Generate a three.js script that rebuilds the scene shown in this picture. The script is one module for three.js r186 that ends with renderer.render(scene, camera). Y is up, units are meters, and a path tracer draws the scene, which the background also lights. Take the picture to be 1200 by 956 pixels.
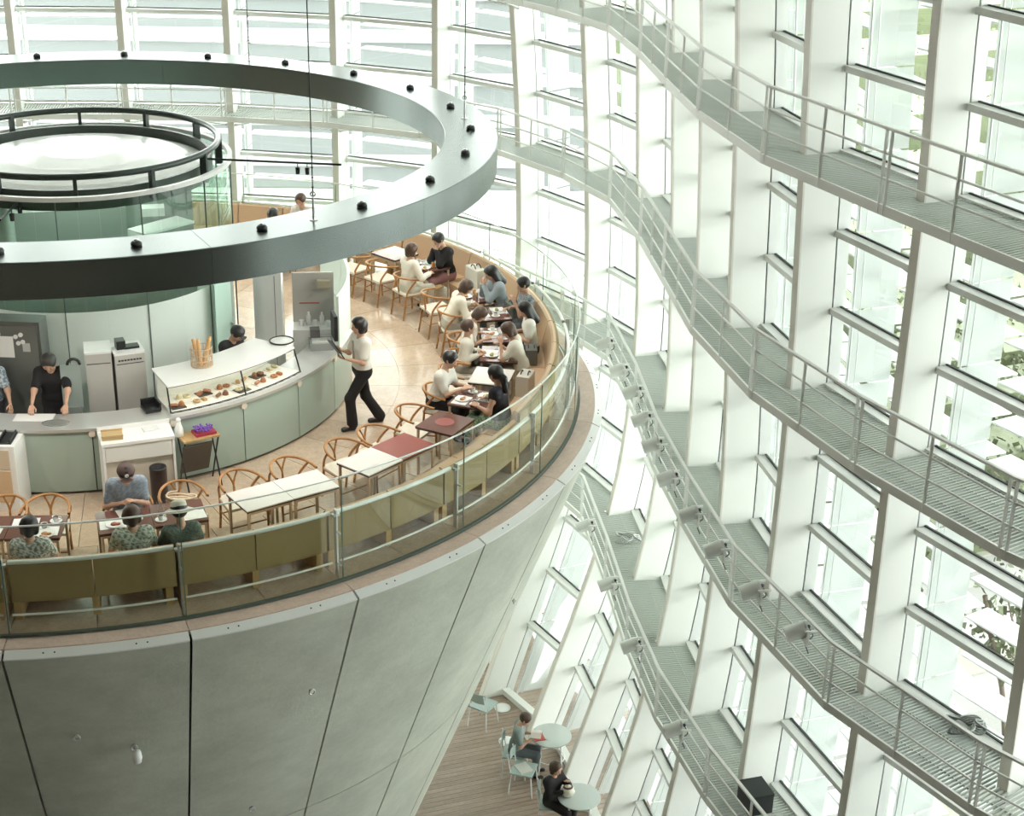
import * as THREE from 'three';
import { mergeGeometries } from 'three/addons/utils/BufferGeometryUtils.js';
import { RectAreaLightUniformsLib } from 'three/addons/lights/RectAreaLightUniformsLib.js';

RectAreaLightUniformsLib.init();
const scene = new THREE.Scene();
const renderer = new THREE.WebGLRenderer({ antialias: true });
renderer.toneMapping = THREE.LinearToneMapping;
renderer.toneMappingExposure = 2.55;
renderer.shadowMap.enabled = true;

// ---------------------------------------------------------------- camera, sky
const FOCAL = 1818.1, PITCH = 23.494 * Math.PI / 180, ROLL = 1.332 * Math.PI / 180, EYE = 9.255;
const V = (x, y, z) => new THREE.Vector3(x, y, z);
const camF = V(0, -Math.sin(PITCH), -Math.cos(PITCH));
const camR0 = V(1, 0, 0), camU0 = camR0.clone().cross(camF);
const camR = camR0.clone().multiplyScalar(Math.cos(ROLL)).addScaledVector(camU0, Math.sin(ROLL));
const camU = camU0.clone().multiplyScalar(Math.cos(ROLL)).addScaledVector(camR0, -Math.sin(ROLL));
const camera = new THREE.PerspectiveCamera(2 * Math.atan(478 / FOCAL) * 180 / Math.PI, 1200 / 956, 0.1, 400);
camera.position.set(0, EYE, 0);
camera.quaternion.setFromRotationMatrix(new THREE.Matrix4().makeBasis(camR, camU, camF.clone().negate()));
scene.add(camera);
// a photo pixel turned into the point where its ray meets the level plane y
function at(px, py, y) {
  const d = camF.clone().addScaledVector(camR, (px - 600) / FOCAL).addScaledVector(camU, (478 - py) / FOCAL);
  return V(0, EYE, 0).addScaledVector(d, (y - EYE) / d.y);
}
scene.background = new THREE.Color().setRGB(0.965, 1.0, 0.965);   // even bright overcast
scene.backgroundIntensity = 4.2;

// ---------------------------------------------------------------- helpers
let seed = 7;
const rnd = (a = 0, b = 1) => { seed = (seed * 1664525 + 1013904223) >>> 0; return a + (b - a) * seed / 4294967296; };
const D2R = Math.PI / 180;
const used = {};
const numbered = n => { const k = used[n] = (used[n] ?? -1) + 1; return k ? `${n}_${String(k).padStart(3, '0')}` : n; };
function mat(r, g, b, rough = 0.6, metal = 0, extra = {}) {
  const { tr, ...rest } = extra;
  const M = tr !== undefined || rest.clearcoat || rest.sheen ? THREE.MeshPhysicalMaterial : THREE.MeshStandardMaterial;
  const m = new M({ roughness: rough, metalness: metal, ...rest });
  m.color.setRGB(r, g, b);
  if (tr !== undefined) { m.transmission = tr; m.thickness = rest.thickness ?? 0; m.ior = rest.ior ?? 1.5; }
  return m;
}
function bare(g) {
  let o = g.index ? g.toNonIndexed() : g;
  if (!o.attributes.uv) o.setAttribute('uv', new THREE.BufferAttribute(new Float32Array(o.attributes.position.count * 2), 2));
  if (!o.attributes.normal) o.computeVertexNormals();
  for (const k of Object.keys(o.attributes)) if (!['position', 'normal', 'uv'].includes(k)) o.deleteAttribute(k);
  return o;
}
const merge = list => list.length === 1 ? list[0] : mergeGeometries(list.map(bare));
function part(name, geo, m, parent) {
  const o = new THREE.Mesh(Array.isArray(geo) ? merge(geo) : geo, m);
  o.name = name; o.castShadow = o.receiveShadow = true; parent.add(o); return o;
}
function thing(name, label, category, pos = [0, 0, 0], turn = 0, group) {
  const o = new THREE.Group(); o.name = numbered(name); o.position.set(...pos); o.rotation.y = turn;
  o.userData = { label, category }; if (group) o.userData.group = group; scene.add(o); return o;
}
function single(name, geo, m, label, category, pos = [0, 0, 0], turn = 0, group) {
  const o = part(numbered(name), geo, m, scene); o.position.set(...pos); o.rotation.y = turn;
  o.userData = { label, category }; if (group) o.userData.group = group; return o;
}
function struct(name, label, pos = [0, 0, 0]) {
  const o = new THREE.Group(); o.name = numbered(name); o.position.set(...pos); o.userData = { label, kind: 'structure' }; scene.add(o); return o;
}
function copyOf(o, label, pos, turn, group) {
  const c = o.clone(); c.name = numbered(o.name.replace(/_\d{3}$/, '')); c.position.set(...pos); c.rotation.y = turn;
  c.userData = { ...o.userData, label }; if (group) c.userData.group = group; scene.add(c); return c;
}
const box = (w, h, d, x = 0, y = 0, z = 0, ry = 0) => { const g = new THREE.BoxGeometry(w, h, d); if (ry) g.rotateY(ry); g.translate(x, y, z); return g; };
const cyl = (r0, r1, h, x = 0, y = 0, z = 0, n = 20) => { const g = new THREE.CylinderGeometry(r1, r0, h, n); g.translate(x, y + h / 2, z); return g; };
function rod(p, q, r, n = 8, r2 = r) {
  const d = q.clone().sub(p), g = new THREE.CylinderGeometry(r2, r, d.length(), n);
  g.applyQuaternion(new THREE.Quaternion().setFromUnitVectors(V(0, 1, 0), d.normalize()));
  const m = p.clone().add(q).multiplyScalar(0.5); g.translate(m.x, m.y, m.z); return g;
}
// a box of width w (level) and height h laid from p to q
function beam(p, q, w, h) {
  const d = q.clone().sub(p), L = d.length(); d.normalize();
  const side = V(0, 1, 0).cross(d); if (side.lengthSq() < 1e-6) side.set(1, 0, 0); side.normalize();
  const up = d.clone().cross(side), g = new THREE.BoxGeometry(w, h, L);
  g.applyMatrix4(new THREE.Matrix4().makeBasis(side, up, d));
  g.translate((p.x + q.x) / 2, (p.y + q.y) / 2, (p.z + q.z) / 2); return g;
}
const tube = (pts, r, seg = 24, rad = 8, closed = false) => new THREE.TubeGeometry(new THREE.CatmullRomCurve3(pts, closed), seg, r, rad, closed);
const lathe = (pts, n = 24) => new THREE.LatheGeometry(pts.map(p => new THREE.Vector2(...p)), n);
const polar = (r, aDeg, y = 0) => V(r * Math.sin(aDeg * D2R), y, r * Math.cos(aDeg * D2R));
// closed solid: polygon of (radius, y) carried round the origin from a0 to a1 degrees
function sweep(poly, a0, a1, n = 6) {
  let area = 0; poly.forEach((p, i) => { const q = poly[(i + 1) % poly.length]; area += p[0] * q[1] - q[0] * p[1]; });
  const P = area > 0 ? poly : [...poly].reverse();
  const pos = [], uv = [], nor = [], idx = [];
  for (let e = 0; e < P.length; e++) {
    const p = P[e], q = P[(e + 1) % P.length], L = Math.hypot(q[0] - p[0], q[1] - p[1]), nr = (q[1] - p[1]) / L, ny = -(q[0] - p[0]) / L, b = pos.length / 3;
    for (let i = 0; i <= n; i++) {
      const a = (a0 + (a1 - a0) * i / n) * D2R, s = Math.sin(a), c = Math.cos(a), u = a * (p[0] + q[0]) / 2;
      pos.push(p[0] * s, p[1], p[0] * c, q[0] * s, q[1], q[0] * c); nor.push(nr * s, ny, nr * c, nr * s, ny, nr * c); uv.push(u, Math.abs(nr) > 0.5 ? p[1] : p[0], u, Math.abs(nr) > 0.5 ? q[1] : q[0]);
      if (i < n) { const k = b + 2 * i; idx.push(k, k + 2, k + 1, k + 1, k + 2, k + 3); }
    }
  }
  if (Math.abs(a1 - a0) < 359.9) {
    const tris = THREE.ShapeUtils.triangulateShape(P.map(p => new THREE.Vector2(...p)), []);
    for (const [deg, sgn] of [[a0, -1], [a1, 1]]) {
      const a = deg * D2R, b = pos.length / 3;
      for (const p of P) { pos.push(p[0] * Math.sin(a), p[1], p[0] * Math.cos(a)); nor.push(sgn * Math.cos(a), 0, -sgn * Math.sin(a)); uv.push(p[0], p[1]); }
      for (const t of tris) idx.push(...(sgn < 0 ? [b + t[0], b + t[1], b + t[2]] : [b + t[0], b + t[2], b + t[1]]));
    }
  }
  const g = new THREE.BufferGeometry();
  g.setAttribute('position', new THREE.Float32BufferAttribute(pos, 3)); g.setAttribute('normal', new THREE.Float32BufferAttribute(nor, 3)); g.setAttribute('uv', new THREE.Float32BufferAttribute(uv, 2)); g.setIndex(idx);
  return g;
}
const arcBox = (r0, r1, y0, y1, a0, a1, n) => sweep([[r0, y0], [r1, y0], [r1, y1], [r0, y1]], a0, a1, n);
// a single curved sheet (glass)
function arcSheet(r0, y0, r1, y1, a0, a1, n = 8) {
  const pos = [], idx = [], nor = [], uv = [];
  for (let i = 0; i <= n; i++) {
    const a = (a0 + (a1 - a0) * i / n) * D2R;
    for (const [r, y] of [[r0, y0], [r1, y1]]) { pos.push(r * Math.sin(a), y, r * Math.cos(a)); nor.push(Math.sin(a), 0, Math.cos(a)); uv.push(a * r, y); }
    if (i < n) { const k = 2 * i; idx.push(k, k + 2, k + 1, k + 1, k + 2, k + 3); }
  }
  const g = new THREE.BufferGeometry();
  g.setAttribute('position', new THREE.Float32BufferAttribute(pos, 3)); g.setAttribute('normal', new THREE.Float32BufferAttribute(nor, 3)); g.setAttribute('uv', new THREE.Float32BufferAttribute(uv, 2)); g.setIndex(idx); return g;
}
function quad(a, b, c, d) {
  const g = new THREE.BufferGeometry(); g.setAttribute('position', new THREE.Float32BufferAttribute([a, b, c, a, c, d].flatMap(p => [p.x, p.y, p.z]), 3));
  g.setAttribute('uv', new THREE.Float32BufferAttribute([0, 0, 1, 0, 1, 1, 0, 0, 1, 1, 0, 1], 2)); g.computeVertexNormals(); return g;
}
// value noise, tiling, for surface grain
function noiseTex(w, h, layers, lo, hi, tint = [1, 1, 1], srgb = false, streak = [1, 1]) {
  const f = new Float32Array(w * h);
  for (const [cells, amp] of layers) {
    const cx = Math.max(1, Math.round(cells * streak[0])), cy = Math.max(1, Math.round(cells * streak[1])), t = Float32Array.from({ length: cx * cy }, () => rnd());
    for (let y = 0; y < h; y++) for (let x = 0; x < w; x++) {
      const u = x / w * cx, v = y / h * cy, i = Math.floor(u), j = Math.floor(v); let a = u - i, b = v - j; a = a * a * (3 - 2 * a); b = b * b * (3 - 2 * b);
      const T = (p, q) => t[(p % cx) + (q % cy) * cx];
      f[y * w + x] += amp * ((T(i, j) * (1 - a) + T(i + 1, j) * a) * (1 - b) + (T(i, j + 1) * (1 - a) + T(i + 1, j + 1) * a) * b - 0.5);
    }
  }
  const d = new Uint8Array(w * h * 4);
  for (let i = 0; i < w * h; i++) { const v = Math.min(1, Math.max(0, 0.5 + f[i])), k = lo + (hi - lo) * v; for (let c = 0; c < 3; c++) d[i * 4 + c] = 255 * Math.min(1, k * tint[c]); d[i * 4 + 3] = 255; }
  const tx = new THREE.DataTexture(d, w, h); tx.wrapS = tx.wrapT = THREE.RepeatWrapping; tx.magFilter = THREE.LinearFilter; tx.minFilter = THREE.LinearFilter; if (srgb) tx.colorSpace = THREE.SRGBColorSpace; tx.needsUpdate = true; return tx;
}

// ---------------------------------------------------------------- materials
const M = {};
const concreteTex = noiseTex(512, 512, [[4, 0.4], [11, 0.3], [37, 0.2], [128, 0.14]], 0.84, 1.0, [1, 1, 0.985], true, [1, 1.6]); concreteTex.repeat.set(1 / 3.2, 1 / 3.2);
const stoneTex = noiseTex(256, 256, [[9, 0.4], [40, 0.4], [128, 0.4]], 0.86, 1.0, [1, 1, 1], true);
const woodTex = noiseTex(256, 256, [[6, 0.5], [30, 0.4]], 0.72, 1.0, [1, 0.98, 0.95], true, [4, 0.4]);
const scratchTex = noiseTex(256, 256, [[30, 0.6], [90, 0.4]], 0.0, 1.0);
M.fin = mat(0.81, 0.825, 0.79, 0.5);
M.finEdge = mat(0.68, 0.66, 0.6, 0.5);
M.gasket = mat(0.06, 0.065, 0.06, 0.7);
M.frame = mat(0.72, 0.74, 0.72, 0.4, 0.1);
M.transom = mat(0.76, 0.77, 0.74, 0.4, 0.05);
M.pane = mat(0.97, 0.99, 0.97, 0.0, 0, { tr: 1 });
M.frit = mat(0.57, 0.61, 0.595, 0.8, 0, { tr: 0.5 });
M.louver = mat(0.9, 0.92, 0.92, 0.9, 0, { tr: 0.35 });
M.grate = mat(0.5, 0.535, 0.5, 0.5, 0.15);
M.rail = mat(0.78, 0.79, 0.76, 0.45, 0.05);
M.concrete = mat(0.58, 0.605, 0.54, 0.75, 0, { map: concreteTex, bumpMap: scratchTex, bumpScale: 0.0015 });
M.joint = mat(0.1, 0.105, 0.1, 0.9);
M.coping = mat(0.72, 0.57, 0.48, 0.45, 0, { map: stoneTex });
M.aluminium = mat(0.72, 0.735, 0.72, 0.4, 0.1);
M.tiles = [mat(0.62, 0.49, 0.37, 0.16, 0, { map: stoneTex }), mat(0.59, 0.46, 0.345, 0.17, 0, { map: stoneTex }), mat(0.645, 0.515, 0.395, 0.16, 0, { map: stoneTex })];
M.grout = mat(0.3, 0.26, 0.22, 0.8);
M.balGlass = mat(0.91, 0.96, 0.91, 0.0, 0, { tr: 1 });
M.steel = mat(0.6, 0.61, 0.6, 0.3, 0.8);
M.ring = mat(0.19, 0.218, 0.215, 0.27, 0.9);
M.knob = mat(0.03, 0.035, 0.035, 0.35);
M.black = mat(0.015, 0.016, 0.018, 0.4);
M.blackMetal = mat(0.03, 0.035, 0.035, 0.35, 0.5);
M.white = mat(0.82, 0.83, 0.82, 0.4);
M.frost = mat(0.82, 0.9, 0.85, 0.7, 0, { tr: 0.2 });
M.frostPanel = mat(0.36, 0.45, 0.395, 0.3);
M.counterTop = mat(0.62, 0.63, 0.62, 0.3, 0.55);
M.leatherOut = mat(0.31, 0.225, 0.1, 0.5);
M.leatherIn = mat(0.62, 0.43, 0.27, 0.5);
M.woodPale = mat(0.58, 0.29, 0.1, 0.4, 0, { map: woodTex });
M.cord = mat(0.72, 0.68, 0.58, 0.8);
M.tableTop = mat(0.16, 0.075, 0.06, 0.12);
M.tableEdge = mat(0.05, 0.035, 0.03, 0.4);
M.tableLeg = mat(0.55, 0.42, 0.28, 0.4);
M.greenGlass = mat(0.7, 0.84, 0.76, 0.0, 0, { tr: 1 });
M.darkKitchen = mat(0.42, 0.46, 0.44, 0.4, 0.5);

// ---------------------------------------------------------------- the wavy glass facade
const FLOOR = -8.3, STEP = 0.984, ROOF = 13.3;
const DECK_H = { A: 4.83, B: 1.88, C: -1.08, D: -4.03 };
const LV = [ROOF, 7.0, 4.83, 1.88, -1.08, -4.03, FLOOR];
// inner edge of every fin, as (x, z) at those seven heights, going round the hall
const FIN = {};
const still = (i, x, z, dx, dz) => { FIN[i] = LV.map((_, k) => { const f = [0, 0, 0, 0, 0.05, 0.3, 1][k]; return [x + dx * f, z + dz * f]; }); };
still(-9, -18.6, -28.9, 0.5, 1.0); still(-8, -16.8, -30.0, 0.4, 1.1); still(-7, -14.8, -31.0, 0.3, 1.2); still(-6, -12.65, -31.6, 0.2, 1.3);
still(-5, -10.42, -32.0, 0, 1.3); still(-4, -8.22, -32.2, -0.1, 1.3); still(-3, -6.04, -32.2, -0.2, 1.3); still(-2, -3.82, -31.9, -0.4, 1.2); still(-1, -1.7, -31.1, -0.7, 1.1);
FIN[0] = [[-0.4, -29.8], [-0.36, -29.8], [-0.2, -29.8], [0, -29.8], [0.04, -29.7], [-0.25, -29.4], [-1.1, -28.5]];
FIN[1] = [[0.85, -28.1], [0.92, -28.1], [1.08, -28.1], [1.28, -28.1], [1.34, -28.0], [0.95, -27.6], [-0.5, -25.95]];
FIN[2] = [[1.8, -26.4], [1.85, -26.4], [1.96, -26.4], [2.11, -26.4], [2.21, -26.4], [1.84, -25.8], [0.42, -24.6]];
FIN[3] = [[2.2, -24.1], [2.24, -24.1], [2.35, -24.1], [2.51, -24.1], [2.56, -23.9], [2.18, -23.4], [0.97, -22.85]];
FIN[4] = [[2.4, -22.1], [2.44, -22.1], [2.58, -22.1], [2.72, -22.1], [2.73, -21.8], [2.42, -21.3], [1.42, -20.9]];
FIN[5] = [[2.65, -20.1], [2.7, -20.1], [2.83, -20.1], [2.94, -20.0], [3.02, -19.9], [2.74, -19.4], [2.02, -18.9]];
FIN[6] = [[3.2, -17.9], [3.24, -17.9], [3.34, -17.9], [3.44, -17.85], [3.41, -17.8], [3.26, -17.6], [2.85, -17.0]];
FIN[7] = [[4.15, -15.95], [4.18, -15.95], [4.27, -15.95], [4.28, -15.9], [4.22, -15.6], [4.1, -15.4], [3.8, -14.9]];
FIN[8] = [[5.0, -14.1], [5.04, -14.1], [5.21, -14.1], [5.37, -14.0], [5.4, -13.8], [5.3, -13.5], [5.0, -13.2]];
[[6.6, -12.5], [7.7, -10.6]].forEach(([x, z], k) => still(9 + k, x, z, -0.3, 0.1));
const FIRST = -9, LAST = 10;
function finXZ(i, y) {
  const N = FIN[i]; let k = 0; while (k < LV.length - 2 && y < LV[k + 1]) k++;
  const h = LV[k + 1] - LV[k], t = (y - LV[k]) / h, out = [];
  for (const c of [0, 1]) {
    const slope = j => j <= 0 ? (N[1][c] - N[0][c]) / (LV[1] - LV[0]) : j >= LV.length - 1 ? (N[j][c] - N[j - 1][c]) / (LV[j] - LV[j - 1]) : (N[j + 1][c] - N[j - 1][c]) / (LV[j + 1] - LV[j - 1]);
    const a = N[k][c], b = N[k + 1][c], m0 = slope(k) * h, m1 = slope(k + 1) * h, t2 = t * t, t3 = t2 * t;
    out.push((2 * t3 - 3 * t2 + 1) * a + (t3 - 2 * t2 + t) * m0 + (-2 * t3 + 3 * t2) * b + (t3 - t2) * m1);
  }
  return out;
}
// frame at fin i and height y: p inner edge, t along the wall towards the camera, n outwards
function finFrame(i, y) {
  const p = finXZ(i, y), a = finXZ(Math.max(FIRST, i - 1), y), b = finXZ(Math.min(LAST, i + 1), y);
  const t = V(b[0] - a[0], 0, b[1] - a[1]).normalize();
  return { p: V(p[0], y, p[1]), t, n: V(t.z, 0, -t.x) };
}
const onFin = (i, y, along, depth, dy = 0) => { const f = finFrame(i, y); return f.p.addScaledVector(f.t, along).addScaledVector(f.n, depth).setY(y + dy); };
// vertical strip with rectangular section (along a0..a1, depth d0..d1) following fin i
function finStrip(i, a0, a1, d0, d1, ys) {
  const rows = ys.map(y => [[a0, d0], [a1, d0], [a1, d1], [a0, d1]].map(([a, d]) => onFin(i, y, a, d)));
  const tri = []; const add = (p, q, r) => tri.push(p, q, r);
  for (let k = 0; k < rows.length - 1; k++) for (let e = 0; e < 4; e++) { const A = rows[k][e], B = rows[k][(e + 1) % 4], C = rows[k + 1][(e + 1) % 4], D = rows[k + 1][e]; add(A, C, B); add(A, D, C); }
  const T = rows[0], Z = rows[rows.length - 1]; add(T[0], T[1], T[2]); add(T[0], T[2], T[3]); add(Z[0], Z[2], Z[1]); add(Z[0], Z[3], Z[2]);
  const g = new THREE.BufferGeometry(); g.setAttribute('position', new THREE.Float32BufferAttribute(tri.flatMap(p => [p.x, p.y, p.z]), 3)); g.computeVertexNormals(); return g;
}
const ysAll = []; for (let y = FLOOR; y < ROOF - 0.01; y += y < 7.4 ? 0.492 : 1.5) ysAll.push(y); ysAll.push(ROOF); ysAll.reverse();
const lastSeen = 9;
for (let i = FIRST; i <= LAST; i++) {
  const g = struct('trim_' + (i - FIRST + 1), 'tall white fin of the wavy glass wall');
  part('fin_web', finStrip(i, -0.06, 0.06, 0.012, 0.48, ysAll), M.fin, g);
  part('fin_edge', finStrip(i, -0.068, 0.068, -0.012, 0.012, ysAll), M.finEdge, g);
  part('gasket', finStrip(i, -0.045, 0.045, 0.48, 0.5, ysAll), M.gasket, g);
  part('mullion', finStrip(i, -0.06, 0.06, 0.5, 0.66, ysAll), M.frame, g);
}
const TR = []; for (let k = -4; ; k++) { const y = DECK_H.A - 0.02 + STEP * (-k); if (y < FLOOR + 0.5) break; TR.push(y); }   // transom heights from the top down
for (let i = FIRST; i < LAST; i++) {
  const g = struct('window_' + (i - FIRST + 1), 'floor to roof glass bay between two white fins');
  const seen = i >= -6 && i < lastSeen;
  const ys = seen ? [ROOF, ...TR, FLOOR] : [ROOF, FLOOR];
  for (let k = 0; k < ys.length; k++) {
    const y = ys[k], yb = ys[k + 1];
    if (k > 0 && k < ys.length - 1 || k === ys.length - 1) {
      const top = k === ys.length - 1;
      part(top ? 'sill' : 'transom', [beam(onFin(i, y, -0.075 + 0.06, 0.52, top ? 0.06 : 0), onFin(i + 1, y, -0.06, 0.52, top ? 0.06 : 0), 0.15, top ? 0.12 : 0.075)], M.transom, g);
      if (!top) part('transom_gasket', beam(onFin(i, y, 0.06, 0.6, 0.046), onFin(i + 1, y, -0.06, 0.6, 0.046), 0.03, 0.016), M.gasket, g);
    }
    if (yb === undefined) continue;
    const cuts = seen && k > 0 ? [y, yb] : [y, (y + yb) / 2, yb];
    for (let c = 0; c < cuts.length - 1; c++) { const a = cuts[c], b = cuts[c + 1]; part('pane', quad(onFin(i, b, 0.05, 0.61), onFin(i + 1, b, -0.05, 0.61), onFin(i + 1, a, -0.05, 0.61), onFin(i, a, 0.05, 0.61)), M.pane, g); }
    if (!seen || k === 0) continue;
    part('outer_glass_fin', quad(onFin(i, yb, 0.1, 0.72, 0.01), onFin(i, yb, 0.1, 1.36, 0.01), onFin(i, y, 0.1, 1.36, -0.01), onFin(i, y, 0.1, 0.72, -0.01)), M.frit, g);
    part('outer_rod', [rod(onFin(i, y, 0.13, 0.74), onFin(i, yb, 0.13, 0.74), 0.012, 6), rod(onFin(i, y, 0.13, 0.84), onFin(i, yb, 0.13, 0.84), 0.006, 6)], M.steel, g);
    for (const s of [0.3, 0.8]) { const yl = y + (yb - y) * s; part('outer_louver', beam(onFin(i, yl, 0.05, 1.6), onFin(i + 1, yl, -0.05, 1.6), 0.4, 0.02), M.louver, g); }
  }
}

// ---------------------------------------------------------------- shell of the hall
{
  const g = struct('floor', 'grey brown wooden plank floor of the lobby');
  part('floor_base', box(34, 0.2, 42, -5, FLOOR - 0.14, -13), M.gasket, g);
  const mats = [0, 1, 2, 3].map(k => mat(0.4 + 0.025 * k, 0.315 + 0.02 * k, 0.26 + 0.018 * k, 0.45, 0, { map: woodTex }));
  // planks in the part of the lobby that shows beside the cone
  const dir = V(Math.cos(-0.35), 0, Math.sin(-0.35));
  for (let k = 0; k < 90; k++) {
    const off = -5 + k * 0.12, c = V(-0.6, FLOOR - 0.02, -23.6).addScaledVector(V(-dir.z, 0, dir.x), off), s = rnd(-0.4, 0.4);
    part('plank', box(6.4, 0.04, 0.113, c.x + dir.x * s, c.y, c.z + dir.z * s, 0.35), mats[k * 7 % 4], g);
  }
  part('floor_field', box(34, 0.03, 42, -5, FLOOR - 0.04, -13), mats[1], g);
  const c = struct('ceiling', 'white ceiling of the hall'); part('ceiling_slab', box(60, 0.3, 70, 0, ROOF + 0.15, -18), M.white, c);
  const wood = mat(0.27, 0.225, 0.175, 0.6);
  const wl = struct('wall_left', 'wooden gallery wall'); part('wall_panel', box(0.4, ROOF - FLOOR, 36, -19.6, (ROOF + FLOOR) / 2, -12), wood, wl);
  const wr = struct('wall_right', 'wooden gallery wall beside the balcony'); part('wall_panel', box(0.4, ROOF - FLOOR, 15.2, 8.1, (ROOF + FLOOR) / 2, -2.9), wood, wr);
  const wb = struct('wall_back', 'wooden gallery wall behind the balcony'); part('wall_panel', box(30, ROOF - FLOOR, 0.4, -5, (ROOF + FLOOR) / 2, 4.5), wood, wb);
}

// ---------------------------------------------------------------- catwalks along the facade
function catwalk(key, i0, i1, label) {
  const y = DECK_H[key], g = thing('catwalk', label, 'catwalk', [0, 0, 0], 0, 'steel catwalks along the glass wall');
  const H = 0.8, lift = (p, h) => p.clone().setY(p.y + h);
  for (let i = i0; i < i1; i++) {
    const Q0 = onFin(i, y, 0, -0.52), Q1 = onFin(i + 1, y, 0, -0.52), L = Q0.distanceTo(Q1), n = Math.round(L / 0.056), bars = [];
    for (let k = 0; k <= n; k++) {
      const s = (k + 0.5) / (n + 1), inner = Q0.clone().lerp(Q1, s), deep = s * L > 0.1 && (1 - s) * L > 0.1;
      const o0 = onFin(i, y, 0, deep ? 0.45 : -0.03), o1 = onFin(i + 1, y, 0, deep ? 0.45 : -0.03);
      bars.push(beam(lift(inner, -0.02), lift(o0.lerp(o1, s), -0.02), 0.017, 0.035));
    }
    for (const d of [-0.3, 0.2]) bars.push(beam(onFin(i, y, 0.09, d, -0.03), onFin(i + 1, y, -0.09, d, -0.03), 0.012, 0.03));
    const gr = part('grating', bars, M.grate, g); gr.userData.kind = 'stuff';
    part('stringer', beam(lift(Q0, -0.05), lift(Q1, -0.05), 0.03, 0.11), M.rail, g);
    part('outer_stringer', beam(onFin(i, y, 0.08, 0.46, -0.05), onFin(i + 1, y, -0.08, 0.46, -0.05), 0.03, 0.09), M.rail, g);
    part('top_rail', beam(lift(Q0, H), lift(Q1, H), 0.045, 0.028), M.rail, g);
    for (const h of [0.28, 0.54]) part('mid_rail', rod(lift(Q0, h), lift(Q1, h), 0.013, 8), M.rail, g);
    for (const s of [0.02, 0.5, 0.98]) { const q = Q0.clone().lerp(Q1, s); part('post', [box(0.03, H + 0.1, 0.03, q.x, y + H / 2 - 0.05, q.z)], M.rail, g); }
    for (const s of [0.25, 0.75]) {
      const q = lift(Q0.clone().lerp(Q1, s), -0.1), f = onFin(s < 0.5 ? i : i + 1, y - 0.32, s < 0.5 ? 0.07 : -0.07, 0.12);
      part('strut', [rod(q, f, 0.016, 6), rod(f, f.clone().lerp(q, 0.1), 0.03, 8)], M.rail, g);
    }
  }
  return g;
}
catwalk('A', -2, 9, 'topmost steel catwalk with bare railing, level with the hanging ring');
catwalk('B', -7, 9, 'steel catwalk with bare railing running behind the cafe at ceiling ring height');
catwalk('C', 0, 9, 'steel catwalk hung with the most floodlights, level with the cafe rim');
catwalk('D', 0, 7, 'lowest steel catwalk, above the lobby tables');

// floodlights clamped to the two lower catwalks
function floodlight(p, aim, label, group) {
  const g = thing('floodlight', label, 'floodlight', [p.x, p.y, p.z], aim, group);
  const can = new THREE.CylinderGeometry(0.1, 0.1, 0.24, 20); can.rotateZ(Math.PI / 2 + 0.35); can.translate(-0.1, -0.02, 0);
  const b = part('housing', can, mat(0.72, 0.74, 0.71, 0.4, 0.2), g);
  const lid = new THREE.CylinderGeometry(0.075, 0.085, 0.02, 20); lid.rotateZ(Math.PI / 2 + 0.35); lid.translate(0.03, 0.035, 0); part('rear_cap', lid, M.white, b);
  part('knob', [(() => { const k = new THREE.SphereGeometry(0.025, 10, 8); k.translate(0.055, 0.045, 0); return k; })()], M.black, b);
  part('bracket', [box(0.03, 0.2, 0.24, 0.02, -0.06, 0), box(0.16, 0.025, 0.025, 0.05, 0.04, 0.12), box(0.16, 0.025, 0.025, 0.05, 0.04, -0.12)], M.rail, g);
  part('cable', tube([V(0.05, 0.05, 0), V(0.1, -0.06, 0.05), V(0.03, -0.16, 0.02), V(0.07, -0.3, 0.05)], 0.009, 16, 6), mat(0.12, 0.13, 0.12, 0.5), g);
}
for (const [px, py] of [[713, 402], [730, 433], [746, 458], [757, 490], [770, 520], [788, 559], [815, 601], [845, 642], [888, 690], [942, 738]]) {
  const p = at(px, py, DECK_H.C + 0.66); floodlight(p, Math.PI * 0.04, 'white cylindrical floodlight clamped to the rail of the catwalk level with the cafe rim', 'floodlights on the upper lit catwalk');
}
for (const [px, py] of [[690, 615], [717, 683], [745, 755], [797, 853]]) {
  const p = at(px, py, DECK_H.D + 0.66); floodlight(p, Math.PI * 0.04, 'white cylindrical floodlight clamped to the rail of the lowest catwalk', 'floodlights on the lowest catwalk');
}
function coil(p, r, m, label) {
  const pts = []; for (let k = 0; k < 70; k++) { const a = k * 0.55, q = r * (0.7 + 0.3 * Math.sin(k * 1.7)); pts.push(V(q * Math.cos(a), 0.02 + 0.1 * (k / 70) + 0.02 * Math.sin(k * 2.3), q * 0.75 * Math.sin(a))); }
  pts.push(V(r * 1.3, 0.02, 0.1), V(r * 1.7, 0.02, 0.22));
  single('cable_coil', tube(pts, 0.013, 420, 6), m, label, 'cable', [p.x, p.y, p.z]);
}
coil(at(1130, 855, DECK_H.C + 0.01), 0.24, mat(0.3, 0.32, 0.3, 0.5), 'dark coil of cable lying on the catwalk grating by the floodlights');
coil(at(735, 634, DECK_H.D + 0.01), 0.24, mat(0.5, 0.52, 0.5, 0.5), 'pale tangled coil of cable lying on the lowest catwalk');
{ const p = at(884, 944, DECK_H.D + 0.01), g = thing('equipment_case', 'black box standing on the lowest catwalk', 'case', [p.x, p.y, p.z], 0.3);
  part('case_body', box(0.34, 0.28, 0.4, 0, 0.14, 0), M.black, g); part('case_lid', box(0.35, 0.03, 0.41, 0, 0.295, 0), M.blackMetal, g); }

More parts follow.
